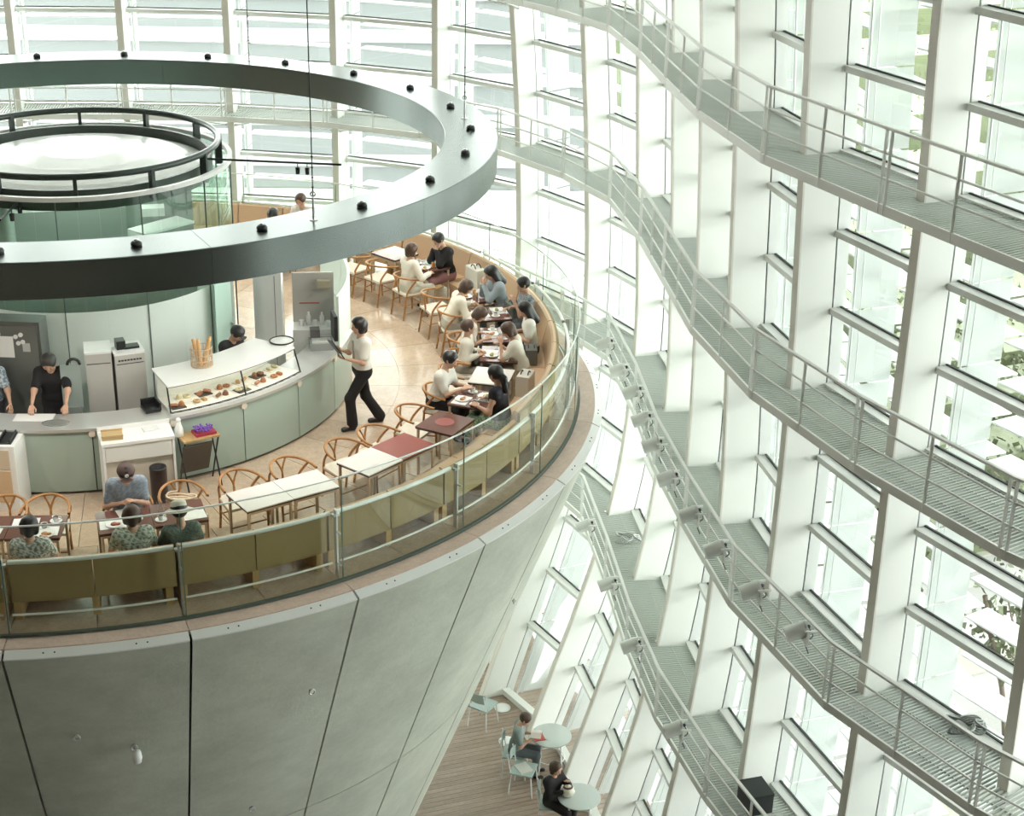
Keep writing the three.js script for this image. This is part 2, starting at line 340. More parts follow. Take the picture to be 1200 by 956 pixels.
// ---------------------------------------------------------------- the concrete cone that carries the cafe
const CX = -6.346, CZ = -21.935, HUB = [CX, 0, CZ];
const P = (r, a, y = 0) => { const p = polar(r, a, y); return V(CX + p.x, y, CZ + p.z); };
const J0 = 21.6, coneR = y => 7.72 - 3.12 * (y + 0.07) / (FLOOR + 0.07);
{
  const g = struct('wall_cone', 'inverted cone of grey concrete panels carrying the cafe', HUB);
  part('core', sweep([[0.5, -0.2], [7.58, -0.2], [coneR(FLOOR) - 0.1, FLOOR], [0.5, FLOOR]], 0, 360, 72), M.joint, g);
  const yj = -4.03, gap = y => 0.014 / coneR(y) / D2R;
  for (let k = 0; k < 24; k++) {
    const a = J0 + 15 * k;
    for (const [y1, y0] of [[-0.075, yj + 0.008], [yj - 0.008, FLOOR]]) {
      const w = gap((y0 + y1) / 2); part('concrete_panel', sweep([[coneR(y1) - 0.07, y1], [coneR(y1), y1], [coneR(y0), y0], [coneR(y0) - 0.07, y0]], a + w, a + 15 - w, 10), M.concrete, g);
    }
    part('rim_flashing', sweep([[7.6, -0.015], [7.61, -0.01], [7.725, -0.06], [7.725, -0.075], [7.66, -0.075], [7.6, -0.05]], a + 0.1, a + 14.9, 10), M.aluminium, g);
    part('screws', [3.2, 4.1, 10.6, 11.5].map(d => cyl(0.009, 0.009, 0.012, 0, 0, 0, 8).translate(0, -0.038, 7.665).rotateY((a + d) * D2R)), M.gasket, g);
    part('coping_stone', arcBox(7.38, 7.6, -0.06, 0, a + 0.03, a + 14.97, 10), M.coping, g);
  }
  const f = struct('floor', 'peach stone tile floor of the round cafe', HUB);
  part('floor_slab', sweep([[0.02, -0.2], [7.38, -0.2], [7.38, -0.02], [0.02, -0.02]], 0, 360, 72), M.grout, f);
  const rows = [[2.2, 3.1, 20], [3.1, 3.86, 24], [3.86, 4.6, 36], [4.6, 5.34, 36], [5.34, 6.08, 48], [6.08, 6.82, 48], [6.82, 7.34, 48]];
  rows.forEach(([r0, r1, n], j) => { for (let k = 0; k < n; k++) { const s = 360 / n, a = J0 + k * s; part('floor_tile', arcBox(r0 + 0.004, r1, -0.02, 0, a + 0.05, a + s - 0.05, 4), M.tiles[(k * 5 + j * 3 + (k * k) % 7) % 3], f); } });
  part('floor_centre', sweep([[0.02, -0.02], [2.19, -0.02], [2.19, 0], [0.02, 0]], 0, 360, 48), mat(0.25, 0.26, 0.25, 0.4), f);
}
function lampOnCone(a, y, big, label) {
  const p = P(coneR(y), a, y), g = thing('wall_fitting', label, 'fitting', [p.x, p.y, p.z], a * D2R);
  part('mount', [cyl(0.025, 0.02, 0.03, 0, -0.015, 0)], M.steel, g);
  const ring = new THREE.TorusGeometry(0.035, 0.009, 8, 16); ring.translate(0, -0.02, 0.03); part('eye_ring', ring, M.steel, g);
  if (big) { part('arm', rod(V(0, 0, 0), V(0.02, 0.02, 0.16), 0.012, 8), M.steel, g); part('lamp_head', lathe([[0, 0], [0.05, 0], [0.06, 0.06], [0.05, 0.14], [0, 0.15]]).translate(0.02, -0.12, 0.17), M.white, g); }
}
lampOnCone(16.3, -1.77, true, 'small white spotlight on an arm on the concrete cone');
lampOnCone(11.3, -1.46, false, 'small dark ring fitting on the concrete cone beside the spotlight');
lampOnCone(33.6, -1.48, false, 'small eye bolt high on the plain concrete panel of the cone');
lampOnCone(28.9, -3.56, false, 'small eye bolt low on the concrete cone just above the level joint');
lampOnCone(67.8, -2.14, false, 'small eye bolt near the edge of the concrete cone facing the windows');

// ---------------------------------------------------------------- glass balustrade round the cafe
{
  const g = thing('balustrade', 'curved glass balustrade with steel handrail round the cafe edge', 'balustrade', HUB);
  for (let k = 0; k < 24; k++) {
    const a = J0 + 15 * k, e = 0.07;
    part('glass_panel', arcSheet(7.35, 0.02, 7.33, 1.35, a + e, a + 15 - e, 12), M.balGlass, g);
    part('top_cap', arcBox(7.322, 7.338, 1.346, 1.362, a + e, a + 15 - e, 12), mat(0.8, 0.84, 0.8, 0.3, 0.2), g);
    part('base_shoe', arcBox(7.33, 7.37, 0, 0.03, a, a + 15, 12), mat(0.1, 0.13, 0.11, 0.5), g);
    const pts = s => Array.from({ length: 9 }, (_, q) => polar(s[0], a + 0.4 + 14.2 * q / 8, s[1]));
    part('handrail', tube(pts([7.17, 0.834]), 0.026, 24, 10), mat(0.78, 0.8, 0.78, 0.35, 0.2), g);
    part('lower_rail', tube(pts([7.22, 0.2]), 0.014, 24, 8), M.rail, g);
    const t = new THREE.Group(); t.name = 'post'; t.position.copy(polar(7.23, a)); t.rotation.y = a * D2R; g.add(t);
    part('post_bar', box(0.02, 0.9, 0.06, 0, 0.45, 0), M.steel, t);
    part('clamp', [box(0.09, 0.03, 0.05, 0, 0.83, 0), rod(V(0, 0.62, 0), V(0, 0.62, 0.1), 0.012, 8), rod(V(0, 0.2, 0), V(0, 0.2, 0.1), 0.012, 8)], M.steel, t);
    part('glass_edge', box(0.012, 1.3, 0.012, 0.02, 0.67, 0.11), mat(0.12, 0.2, 0.16, 0.2), t);
  }
}

// ---------------------------------------------------------------- banquettes along the balustrade
const banqGroup = 'banquette units round the cafe edge';
function banquette(a, label, top) {
  const g = thing('banquette', label, 'banquette', HUB, 0, banqGroup);
  for (const [s, e] of [[0.12, 7.44], [7.56, 14.88]]) {
    part('back_panel', arcBox(6.99, 7.03, 0.25, top - 0.015, a + s, a + e, 6), M.leatherOut, g);
    part('back_cushion', sweep([[6.99, 0.3], [6.99, top], [6.95, top + 0.012], [6.92, top - 0.01], [6.83, 0.46], [6.83, 0.3]], a + s, a + e, 6), M.leatherIn, g);
    part('seat_cushion', sweep([[6.84, 0.32], [6.84, 0.44], [6.5, 0.45], [6.44, 0.42], [6.44, 0.32]], a + s, a + e, 6), M.leatherIn, g);
  }
  for (const s of [0.5, 7.5, 14.2]) part('leg_block', arcBox(6.55, 6.99, 0, 0.32, a + s - 0.35, a + s + 0.35, 2), mat(0.5, 0.33, 0.15, 0.5), g);
  return g;
}
['past the person in the floral shirt, towards the white side cabinet', 'under the floral shirt and the leafy shirt', 'under the person in the straw hat', 'behind the bare pale tables', 'behind the red topped table', 'under the woman in a black top', 'under the khaki skirt and the white blouse', 'under the man in a patterned shirt', 'holding the large pale tote bag', 'under the woman in a black cardigan', 'mostly hidden behind the hanging ring', 'behind the person in white beyond the hanging ring', 'at the far end beside the kitchen drum']
  .forEach((w, k) => banquette(J0 + 15 * (k - 2), 'tan leather banquette unit ' + w, k < 5 ? 0.745 : 0.865));

// ---------------------------------------------------------------- hanging ring
{
  const g = thing('light_ring', 'large grey steel ring hanging over the cafe on thin cables', 'ring', HUB);
  const y1 = 3.889, y0 = 3.463, lensM = mat(0.9, 0.85, 0.75, 0.5, 0, { emissive: new THREE.Color(1, 0.9, 0.76), emissiveIntensity: 2 });
  for (let k = 0; k < 12; k++) {
    const a = 29 + 30 * k;
    const seg = part('ring_segment', sweep([[5.29, y0], [6.05, y0], [6.05, y1 - 0.004], [6.046, y1], [5.294, y1], [5.29, y1 - 0.004]], a + 0.02, a + 29.98, 24), M.ring, g);
    part('top_plate', arcBox(5.3, 6.04, y1, y1 + 0.004, a + 0.03, a + 29.97, 24), M.ring, seg);
  }
  for (let k = 0; k < 24; k++) {
    const p = polar(5.68, 96.6 + 15 * k), t = new THREE.Group(); t.name = 'downlight_back'; t.position.set(p.x, y1 + 0.004, p.z); g.add(t);
    part('cup', lathe([[0, 0], [0.062, 0], [0.066, 0.03], [0.05, 0.055], [0.03, 0.06], [0, 0.06]], 18), M.knob, t);
    part('lamp_lens', lathe([[0, y0 - y1 - 0.012], [0.05, y0 - y1 - 0.012], [0.055, y0 - y1 - 0.004], [0, y0 - y1 - 0.004]], 18), lensM, t);
    const L = new THREE.SpotLight(new THREE.Color(1, 0.93, 0.82), 3.6, 0, 1.05, 0.6, 2); L.position.set(CX + p.x, y0 - 0.03, CZ + p.z); L.target.position.set(CX + p.x * 0.8, 0, CZ + p.z * 0.8); L.castShadow = true; L.shadow.radius = 3; scene.add(L, L.target);
    part('cap', lathe([[0, 0.06], [0.026, 0.06], [0.022, 0.078], [0, 0.08]], 12), M.steel, t);
  }
  for (const a of [43.7, 103.8, 163.8, -136.2, -76.2, -16.2]) {
    const p = polar(5.69, a), t = new THREE.Group(); t.name = 'suspension'; t.position.set(p.x, y1, p.z); g.add(t);
    part('cable', rod(V(0, 0.3, 0), V(0, ROOF - y1 - 0.02, 0), 0.008, 6), M.blackMetal, t);
    part('foot', [cyl(0.06, 0.05, 0.012, 0, 0, 0, 12), rod(V(0, 0, 0), V(0, 0.28, 0), 0.014, 8)], M.steel, t);
    const tor = new THREE.TorusGeometry(0.028, 0.009, 6, 14); tor.translate(0, 0.32, 0); part('shackle', tor, M.steel, t);
    part('stop_balls', [0.4, 0.52, 0.64, 0.77].map(h => new THREE.SphereGeometry(0.015, 8, 6).translate(0, h, 0)), M.blackMetal, t);
  }
}

// ---------------------------------------------------------------- kitchen drum
{
  const g = thing('kitchen_drum', 'round glass kitchen with frosted lower wall and black ring on top', 'kitchen', HUB);
  const R = 2.15;
  for (let k = 0; k < 24; k++) {
    const a = J0 + 15 * k; const door = a > 80 && a < 97;
    if (!door) part('frosted_panel', arcSheet(R - 0.004, 0, R - 0.004, 1.9, a + 0.01, a + 14.99, 8), M.frost, g);
    for (const s of [0, 7.5]) part('clear_pane', arcSheet(R, 1.9, R, 3.46, a + s + 0.08, a + s + 7.42, 5), M.greenGlass, g);
    if (k % 2) part('mullion', box(0.012, 3.46, 0.02, 0, 1.73, 0).translate(0, 0, R + 0.003).rotateY(a * D2R), mat(0.1, 0.14, 0.12, 0.4), g);
  }
  part('rim', arcBox(R - 0.03, R + 0.04, 3.46, 3.52, 0, 360, 96), M.white, g);
  part('roof_disc', sweep([[0.01, 3.34], [1.83, 3.34], [1.83, 3.4], [1.5, 3.5], [1.0, 3.58], [0.5, 3.62], [0.01, 3.63]], 0, 360, 72), mat(0.86, 0.88, 0.87, 0.2), g);
  part('roof_band', arcBox(1.85, 1.9, 3.26, 3.54, 0, 360, 72), mat(0.07, 0.09, 0.08, 0.4), g);
  const tor = new THREE.TorusGeometry(2.0, 0.045, 10, 96); tor.rotateX(Math.PI / 2); tor.translate(0, 3.75, 0); part('crown_ring', tor, mat(0.05, 0.065, 0.06, 0.3, 0.4), g);
  for (let k = 0; k < 12; k++) { const a = 14 + 30 * k; part('crown_post', box(0.05, 0.42, 0.1, 0, 3.55, 0).translate(0, 0, 2.0).rotateY(a * D2R), mat(0.05, 0.065, 0.06, 0.35, 0.3), g); }
  // what shows inside, under its own ceiling lamp
  part('lamp_panel', box(1.4, 0.03, 1.4, 0, 3.3, 0.1), mat(0.9, 0.92, 0.88, 0.5, 0, { emissive: new THREE.Color(0.96, 1, 0.92), emissiveIntensity: 1 }), g);
  const KL = new THREE.RectAreaLight(new THREE.Color(0.96, 1, 0.92), 1.3, 1.4, 1.4); KL.position.set(CX, 3.27, CZ + 0.1); KL.lookAt(CX, 0, CZ + 0.1); scene.add(KL);
  part('kitchen_partition', box(3.1, 2.9, 0.12, -0.1, 1.45, -0.55, 0.25), mat(0.4, 0.45, 0.42, 0.4, 0.4), g);
  for (const [x, y, w] of [[-0.9, 2.3, 0.5], [-0.2, 2.55, 0.3], [0.5, 2.2, 0.6], [0.9, 2.6, 0.35], [0.1, 2.15, 0.25]]) part('kitchen_shelf_box', box(w, 0.12, 0.25, x, y, -0.25 - x * 0.25, 0.25), M.white, g);
  part('kitchen_hood', [box(1.6, 0.5, 0.9, -0.3, 2.5, -0.3, 0.3), box(0.5, 0.6, 0.5, -0.3, 3.0, -0.3, 0.3)], M.darkKitchen, g);
  part('kitchen_bench', [box(2.4, 0.9, 0.7, 0, 0.45, 0.6, 0.2), box(0.7, 0.9, 1.8, 1.2, 0.45, -0.4, 0.2)], M.darkKitchen, g);
  part('kitchen_shelf', [box(1.6, 0.03, 0.35, 0.4, 1.5, -1.3, -0.2), box(1.6, 0.03, 0.35, 0.4, 2.0, -1.3, -0.2), box(0.9, 0.03, 0.4, 1.2, 2.2, 0.3, 0.9), box(0.9, 0.03, 0.4, 1.2, 2.6, 0.3, 0.9)], M.white, g);
  part('kitchen_duct', [cyl(0.16, 0.16, 1.2, -0.9, 2.2, 0.9), box(0.5, 0.4, 0.4, -1.3, 2.6, 0.7)], M.darkKitchen, g);
}
// track rails with small spots near the drum
function trackRail(p, q, spots, label) {
  const o = p.clone(), g = thing('track_rail', label, 'track light', [o.x, o.y, o.z]);
  part('rail_bar', rod(V(0, 0, 0), q.clone().sub(o), 0.016, 8), M.blackMetal, g);
  for (const s of spots) { const c = q.clone().sub(o).multiplyScalar(s); part('spot_head', [rod(c, c.clone().add(V(0, -0.07, 0)), 0.008, 6), cyl(0.03, 0.035, 0.1, c.x, c.y - 0.16, c.z, 10)], M.black, g); }
}
trackRail(at(240, 186, 3.62), at(400, 193, 3.62), [0.68, 0.75], 'thin black track rail running out from the kitchen ring under the hanging ring');
trackRail(at(0, 258, 3.4), at(36, 222, 3.4), [0.35, 0.6], 'short bright track rail slanting at the front of the kitchen ring');

// ---------------------------------------------------------------- counter round the drum
{
  const g = thing('bar_counter', 'curved cafe counter faced with pale green glass panels', 'counter', HUB);
  const a0 = -47.4, n = 9, edge = k => 12.6 - 60 + 15.35 * k;
  for (let k = 0; k < n; k++) {
    const s = edge(k), e = edge(k + 1);
    part('front_panel', arcBox(3.82, 3.86, 0.04, 0.9, s + 0.12, e - 0.12, 10), M.frostPanel, g);
    part('joint_strip', arcBox(3.79, 3.82, 0.04, 0.9, s - 0.2, s + 0.2, 1), M.joint, g);
    const cap = new THREE.CylinderGeometry(0.045, 0.045, 0.05, 16); cap.rotateX(Math.PI / 2); cap.translate(0, 0.86, 3.87); cap.rotateY(s * D2R); part('cap_disc', cap, mat(0.7, 0.62, 0.52, 0.4), g);
  }
  part('plinth', arcBox(3.7, 3.78, 0, 0.05, edge(0), edge(n), 40), M.joint, g);
  part('inner_wall', arcBox(3.4, 3.44, 0.0, 0.9, edge(0), edge(n), 40), M.darkKitchen, g);
  part('counter_top', arcBox(3.38, 3.9, 0.9, 0.94, edge(0), edge(n), 48), M.counterTop, g);
  // high white screen that closes the right end
  for (let k = 0; k < 3; k++) part('end_screen', arcBox(3.82, 3.86, 0.94, 1.72, 79.5 + 14.9 * k, 94.2 + 14.9 * k, 10), mat(0.66, 0.76, 0.7, 0.4), g);
  part('end_screen_foot', arcBox(3.82, 3.86, 0.0, 0.94, edge(9), 124, 14), M.frostPanel, g);
}
// display case with pastries
{
  const g = thing('display_case', 'glass pastry case with a white top standing on the counter', 'display case', HUB);
  const a0 = 29.5, a1 = 62.5;
  part('case_floor', arcBox(3.2, 3.8, 0.942, 0.97, a0, a1, 16), M.white, g);
  part('case_top', arcBox(3.0, 3.7, 1.29, 1.315, a0, a1, 16), M.white, g);
  part('front_glass', arcSheet(3.78, 0.97, 3.68, 1.29, a0, 46.3, 10), M.pane, g); part('front_glass', arcSheet(3.78, 0.97, 3.68, 1.29, 46.4, a1, 10), M.pane, g);
  for (const a of [a0, 46.35, a1]) { part('frame_post', rod(polar(3.785, a, 0.96), polar(3.685, a, 1.3), 0.011, 6), M.blackMetal, g); }
  part('side_glass', quad(polar(3.22, a0, 0.97), polar(3.78, a0, 0.97), polar(3.68, a0, 1.29), polar(3.22, a0, 1.29)), M.pane, g);
  part('lower_edge', arcBox(3.78, 3.8, 0.955, 0.975, a0, a1, 16), M.blackMetal, g); part('upper_edge', arcBox(3.675, 3.695, 1.28, 1.295, a0, a1, 16), M.blackMetal, g);
  part('glass_shelf', arcSheet(3.3, 1.12, 3.62, 1.121, a0 + 0.6, a1 - 0.6, 16), M.pane, g);
  part('back_wall', arcBox(3.2, 3.215, 0.97, 1.29, a0, a1, 16), M.white, g);
  const lampMat = mat(0.9, 0.85, 0.7, 0.5, 0, { emissive: new THREE.Color(1, 0.86, 0.62), emissiveIntensity: 1.5 });
  for (let k = 0; k < 2; k++) {
    const am = a0 + 8.3 + k * 16.5, p = polar(3.55, am, 1.272); part('strip_lamp', box(0.8, 0.015, 0.03, 0, 0, 0, am * D2R).translate(p.x, 1.28, p.z), lampMat, g);
    const L = new THREE.RectAreaLight(new THREE.Color(1, 0.86, 0.64), 6, 0.8, 0.03); L.position.set(CX + p.x, 1.27, CZ + p.z); L.lookAt(CX + p.x * 0.96, 0, CZ + p.z * 0.96); scene.add(L);
  }
  const kinds = [
    () => [new THREE.CapsuleGeometry(0.035, 0.1, 6, 12).rotateZ(Math.PI / 2).translate(0, 0.035, 0)], () => [cyl(0.06, 0.055, 0.05, 0, 0, 0, 16), new THREE.SphereGeometry(0.045, 12, 8).translate(0, 0.055, 0)],
    () => [new THREE.TorusGeometry(0.05, 0.025, 8, 16).rotateX(Math.PI / 2).translate(0, 0.025, 0)], () => [box(0.12, 0.04, 0.07, 0, 0.02, 0), box(0.11, 0.012, 0.06, 0, 0.046, 0)]];
  const tones = [mat(0.4, 0.18, 0.08, 0.5), mat(0.5, 0.33, 0.17, 0.5), mat(0.2, 0.09, 0.05, 0.4), mat(0.6, 0.54, 0.36, 0.5), mat(0.45, 0.2, 0.13, 0.4)];
  const names = ['golden roll', 'brown tart', 'dark ring cake', 'pale yellow slice', 'red brown loaf'];
  for (let k = 0; k < 12; k++) {
    const a = a0 + 2.2 + k * 2.55, row = k % 2 ? 3.42 : 3.64, p = P(row, a, 0.97), t = k * 3 % 5;
    single('serving_tray', box(0.2, 0.012, 0.16, 0, 0.006, 0), k % 3 ? mat(0.75, 0.75, 0.72, 0.3) : mat(0.06, 0.06, 0.06, 0.4), (k % 3 ? 'white' : 'black') + ' serving tray inside the pastry case', 'tray', [p.x, p.y, p.z], a * D2R, 'trays in the pastry case');
    for (const s of [-0.055, 0.055]) { const q = P(row, a + s / row / D2R, 0.982); single('pastry', merge(kinds[(k + (s > 0 ? 1 : 0)) % 4]()).scale(0.7, 0.7, 0.7), tones[t], names[t] + ' on a tray inside the pastry case', 'pastry', [q.x, q.y, q.z], rnd(0, 3), 'pastries in the glass case'); }
  }
  // basket of bread on the case
  const p = P(3.25, 41, 1.315), b = thing('bread_basket', 'round wire basket on top of the pastry case', 'basket', [p.x, p.y, p.z]);
  const cane = mat(0.62, 0.5, 0.36, 0.6), torus = (r, y) => new THREE.TorusGeometry(r, 0.006, 6, 32).rotateX(Math.PI / 2).translate(0, y, 0);
  part('basket_rings', [0.01, 0.09, 0.17, 0.26].map(y => torus(0.145, y)), cane, b); part('basket_base', cyl(0.14, 0.14, 0.012), cane, b);
  part('basket_wires', Array.from({ length: 24 }, (_, k) => { const q = polar(0.145, k * 15); return rod(V(q.x, 0, q.z), V(q.x, 0.26, q.z), 0.004, 5); }), cane, b);
  const crust = mat(0.66, 0.4, 0.18, 0.6);
  [[0.0, 0.1, -0.02, 0.14, 0.36], [0.05, -0.03, 0.2, 0.05, 0.34], [-0.06, -0.02, -0.14, 0.06, 0.32], [0.02, 0.02, 0.27, -0.1, 0.36]].forEach(([x, z, tx, tz, L], k) =>
    single('bread_stick', new THREE.CapsuleGeometry(0.026, L, 6, 12).translate(0, L / 2 + 0.03, 0).rotateZ(-tx).rotateX(tz), crust, 'crusty brown bread stick standing in the wire basket', 'bread', [p.x + x * 0.8, p.y + 0.012, p.z + z * 0.8], 0, 'bread sticks in the basket'));
  const t = P(3.42, 64, 1.318), tr = thing('round_tray', 'round black rimmed tray at the end of the pastry case top', 'tray', [t.x, t.y, t.z]);
  part('tray_disc', lathe([[0, 0], [0.16, 0], [0.165, 0.01], [0, 0.008]], 32), mat(0.7, 0.72, 0.7, 0.3), tr); part('tray_rim', new THREE.TorusGeometry(0.168, 0.011, 8, 40).rotateX(Math.PI / 2).translate(0, 0.012, 0), M.black, tr);
}
// things on and by the counter
{
  let p = P(3.6, 78.5, 0.94), g = thing('cash_register', 'dark cash register with a tall screen at the end of the counter', 'register', [p.x, p.y, p.z], 0.2);
  part('register_body', box(0.34, 0.1, 0.32, 0, 0.05, 0), mat(0.25, 0.27, 0.26, 0.4), g); part('keypad', box(0.28, 0.02, 0.2, 0, 0.11, 0.03), mat(0.5, 0.52, 0.5, 0.5), g);
  part('screen', box(0.05, 0.38, 0.3, 0.2, 0.3, -0.05, 0.1), M.black, g); part('printer', box(0.14, 0.14, 0.16, -0.08, 0.17, -0.14), mat(0.1, 0.1, 0.1, 0.4), g);
  for (const [a, w, h, label] of [[16.5, 0.34, 0.68, 'tall plain steel box standing behind the counter'], [24.5, 0.4, 0.63, 'steel machine with a slatted vent and a small black device on top']]) {
    p = P(2.72, a, 0.9); g = thing('steel_cabinet', label, 'machine', [p.x, 0, p.z], a * D2R);
    part('cabinet_body', box(w, 0.9 + h, 0.42, 0, (0.9 + h) / 2, 0), mat(0.55, 0.54, 0.51, 0.45, 0.25), g); part('cabinet_top', box(w + 0.01, 0.03, 0.43, 0, 0.915 + h, 0), M.white, g);
    part('door_line', box(w * 0.9, 0.01, 0.01, 0, 0.9 + h * 0.8, 0.212), M.gasket, g);
    if (a > 20) { for (let k = 0; k < 8; k++) part('vent_slot', box(0.03, 0.02, 0.008, -0.14 + k * 0.04, 0.9 + h * 0.88, 0.214), M.gasket, g);
      single('payment_device', [box(0.12, 0.12, 0.16, -0.08, 0.06, 0), box(0.2, 0.03, 0.14, 0.06, 0.015, 0.02)], M.blackMetal, 'small black device on top of the steel machine', 'device', [p.x, 0.93 + h, p.z], a * D2R); }
  }
  p = P(3.05, 9.5, 0.94); g = thing('glass_screen', 'grey translucent screen with a black clip beside the man in black', 'screen', [p.x, 0, p.z], 9.5 * D2R);
  part('screen_sheet', box(0.26, 0.62, 0.012, 0, 1.2, 0), mat(0.3, 0.36, 0.34, 0.3), g); part('screen_stand', box(0.2, 0.9, 0.05, 0, 0.45, 0), M.darkKitchen, g); part('clip', new THREE.TorusGeometry(0.08, 0.02, 8, 20, Math.PI).translate(0.05, 1.5, 0), M.black, g);
  // refrigerator wall with notes at the left
  p = P(2.62, -9, 0); g = thing('refrigerator', 'dark steel refrigerator door with paper notes and round magnets', 'refrigerator', [p.x, 0, p.z], -2 * D2R);
  part('fridge_body', box(0.9, 1.95, 0.3, 0, 0.975, -0.1), mat(0.16, 0.17, 0.16, 0.4, 0.4), g); part('fridge_door', box(0.84, 1.8, 0.03, 0, 1.0, 0.065), mat(0.2, 0.21, 0.2, 0.35, 0.5), g);
  part('paper_note', box(0.22, 0.3, 0.004, -0.02, 1.6, 0.083).rotateZ(0.0), mat(0.8, 0.8, 0.78, 0.8), g); part('paper_note', box(0.1, 0.12, 0.004, 0.26, 1.6, 0.083), mat(0.55, 0.56, 0.54, 0.8), g);
  for (const [x, y] of [[0.13, 1.75], [0.2, 1.78], [0.16, 1.66], [-0.1, 1.78], [0.22, 1.68]]) { const c = new THREE.CylinderGeometry(0.03, 0.03, 0.015, 14); c.rotateX(Math.PI / 2); c.translate(x, y, 0.09); part('magnet', c, M.white, g); }
  p = P(3.5, 26.5, 0.94); single('order_tray', [box(0.2, 0.04, 0.26, 0, 0.02, 0), box(0.2, 0.1, 0.02, 0, 0.07, -0.12), box(0.02, 0.1, 0.26, 0.1, 0.07, 0)], M.black, 'black open box on the counter beside the pastry case', 'box', [p.x, p.y, p.z], 0.5);
  p = P(3.5, 2, 0.944); single('white_sheet', box(0.5, 0.006, 0.24, 0, 0.003, 0), M.white, 'white sheet of paper on the counter under the hands of the man in black', 'paper', [p.x, p.y, p.z], 0.05);
  p = P(3.68, 7, 0.942); single('oval_tray', lathe([[0, 0], [0.17, 0], [0.18, 0.012], [0.165, 0.008], [0, 0.008]], 32).scale(1, 1, 0.55), mat(0.5, 0.52, 0.5, 0.25, 0.6), 'shallow oval steel tray on the counter top', 'tray', [p.x, p.y, p.z], 0.1);
  // glass door of the drum
  p = P(2.2, 70, 0); g = thing('glass_door', 'pale green glass door leaf standing open at the kitchen drum', 'door', [p.x, 0, p.z], 74 * D2R);
  part('door_leaf', box(0.5, 1.95, 0.02, 0, 0.98, 0.06), mat(0.5, 0.68, 0.6, 0.3), g); part('handle', cyl(0.02, 0.02, 0.3, 0.18, 0.95, 0.1, 8), M.steel, g);
  // panel with dishes inside the right end
  g = thing('dish_cabinet', 'pale cabinet with a grey back panel and crockery beside the end screen', 'cabinet', [-3.02, 0, -21.95], 0.12);
  part('cabinet_body', box(0.62, 1.0, 0.4, 0, 0.5, 0), M.white, g); part('back_panel', box(0.62, 0.78, 0.03, 0, 1.39, -0.18), mat(0.5, 0.49, 0.46, 0.4, 0.2), g); part('red_strip', box(0.3, 0.014, 0.01, -0.06, 1.3, -0.16), mat(0.45, 0.1, 0.08, 0.5), g);
  part('service_lamp', box(0.2, 0.12, 0.1, 0.16, 1.62, -0.1), mat(0.55, 0.52, 0.4, 0.3, 0.5), g);
  for (let k = 0; k < 5; k++) { const q = [-3.2 + k * 0.1, 1.0, -21.92 - (k % 2) * 0.06]; single(k % 2 ? 'milk_bottle' : 'cup_stack', k % 2 ? lathe([[0, 0], [0.035, 0], [0.035, 0.13], [0.016, 0.17], [0.016, 0.2], [0, 0.2]], 14) : lathe([[0, 0], [0.03, 0], [0.04, 0.09], [0.036, 0.09], [0, 0.02]], 14), M.white, (k % 2 ? 'white bottle' : 'white cup') + ' on the pale cabinet beside the end screen', k % 2 ? 'bottle' : 'cup', q, 0, 'crockery beside the end screen'); }
  g = thing('tall_cupboard', 'tall narrow white cupboard between the kitchen door and the pale cabinet', 'cupboard', [-3.58, 0, -21.85], 0.05); part('cupboard_body', box(0.24, 1.9, 0.3, 0, 0.98, 0), M.white, g); part('cupboard_plinth', box(0.22, 0.04, 0.28, 0, 0.02, 0), M.gasket, g); part('door_gap', box(0.008, 1.7, 0.004, 0.02, 1.0, 0.151), M.gasket, g);
  g = thing('tall_cupboard', 'tall white cupboard behind the staff member in a black cap', 'cupboard', [-3.86, 0, -22.6], 0.1); part('cupboard_body', box(0.3, 1.9, 0.4, 0, 0.98, 0), M.white, g); part('cupboard_plinth', box(0.28, 0.06, 0.36, 0, 0.03, 0), M.gasket, g); part('handle', box(0.015, 0.25, 0.02, 0.1, 1.1, 0.21), M.steel, g);
  // waiter station in front of the counter
  p = P(4.16, 21.6, 0); g = thing('service_cabinet', 'white service cabinet with an open front standing before the counter', 'cabinet', [p.x, 0, p.z], 21.6 * D2R);
  part('cabinet_top', box(0.92, 0.04, 0.44, 0, 0.9, 0), M.white, g); part('side_panel', box(0.03, 0.9, 0.42, -0.44, 0.45, 0), M.white, g); part('side_panel', box(0.03, 0.9, 0.42, 0.44, 0.45, 0), M.white, g);
  part('drawer_front', box(0.84, 0.22, 0.03, 0, 0.77, 0.19), mat(0.74, 0.74, 0.71, 0.4), g); part('door_front', box(0.84, 0.62, 0.03, 0, 0.34, 0.15), mat(0.62, 0.58, 0.5, 0.5), g); part('cabinet_back', box(0.88, 0.88, 0.02, 0, 0.44, -0.2), M.white, g); part('back_lip', box(0.92, 0.06, 0.02, 0, 0.95, -0.21), M.white, g);
  const q = (dx, dz, y) => V(p.x + dx * Math.cos(21.6 * D2R) + dz * Math.sin(21.6 * D2R), y, p.z - dx * Math.sin(21.6 * D2R) + dz * Math.cos(21.6 * D2R));
  let c = q(-0.3, 0.02, 0.92); single('wicker_tray', [box(0.26, 0.05, 0.2, 0, 0.025, 0), box(0.27, 0.02, 0.02, 0, 0.06, 0.1), box(0.27, 0.02, 0.02, 0, 0.06, -0.1)], mat(0.5, 0.36, 0.18, 0.7), 'brown wicker tray of sachets on the white service cabinet', 'tray', [c.x, c.y, c.z], 0.3);
  c = q(0.2, -0.08, 0.92); single('paper_stack', box(0.2, 0.02, 0.14, 0, 0.01, 0), mat(0.7, 0.72, 0.72, 0.7), 'small stack of papers on the white service cabinet', 'paper', [c.x, c.y, c.z], 0.5);
  c = q(0.2, 0.34, 0); g = thing('waste_bin', 'black cylindrical bin before the white service cabinet', 'bin', [c.x, 0, c.z]);
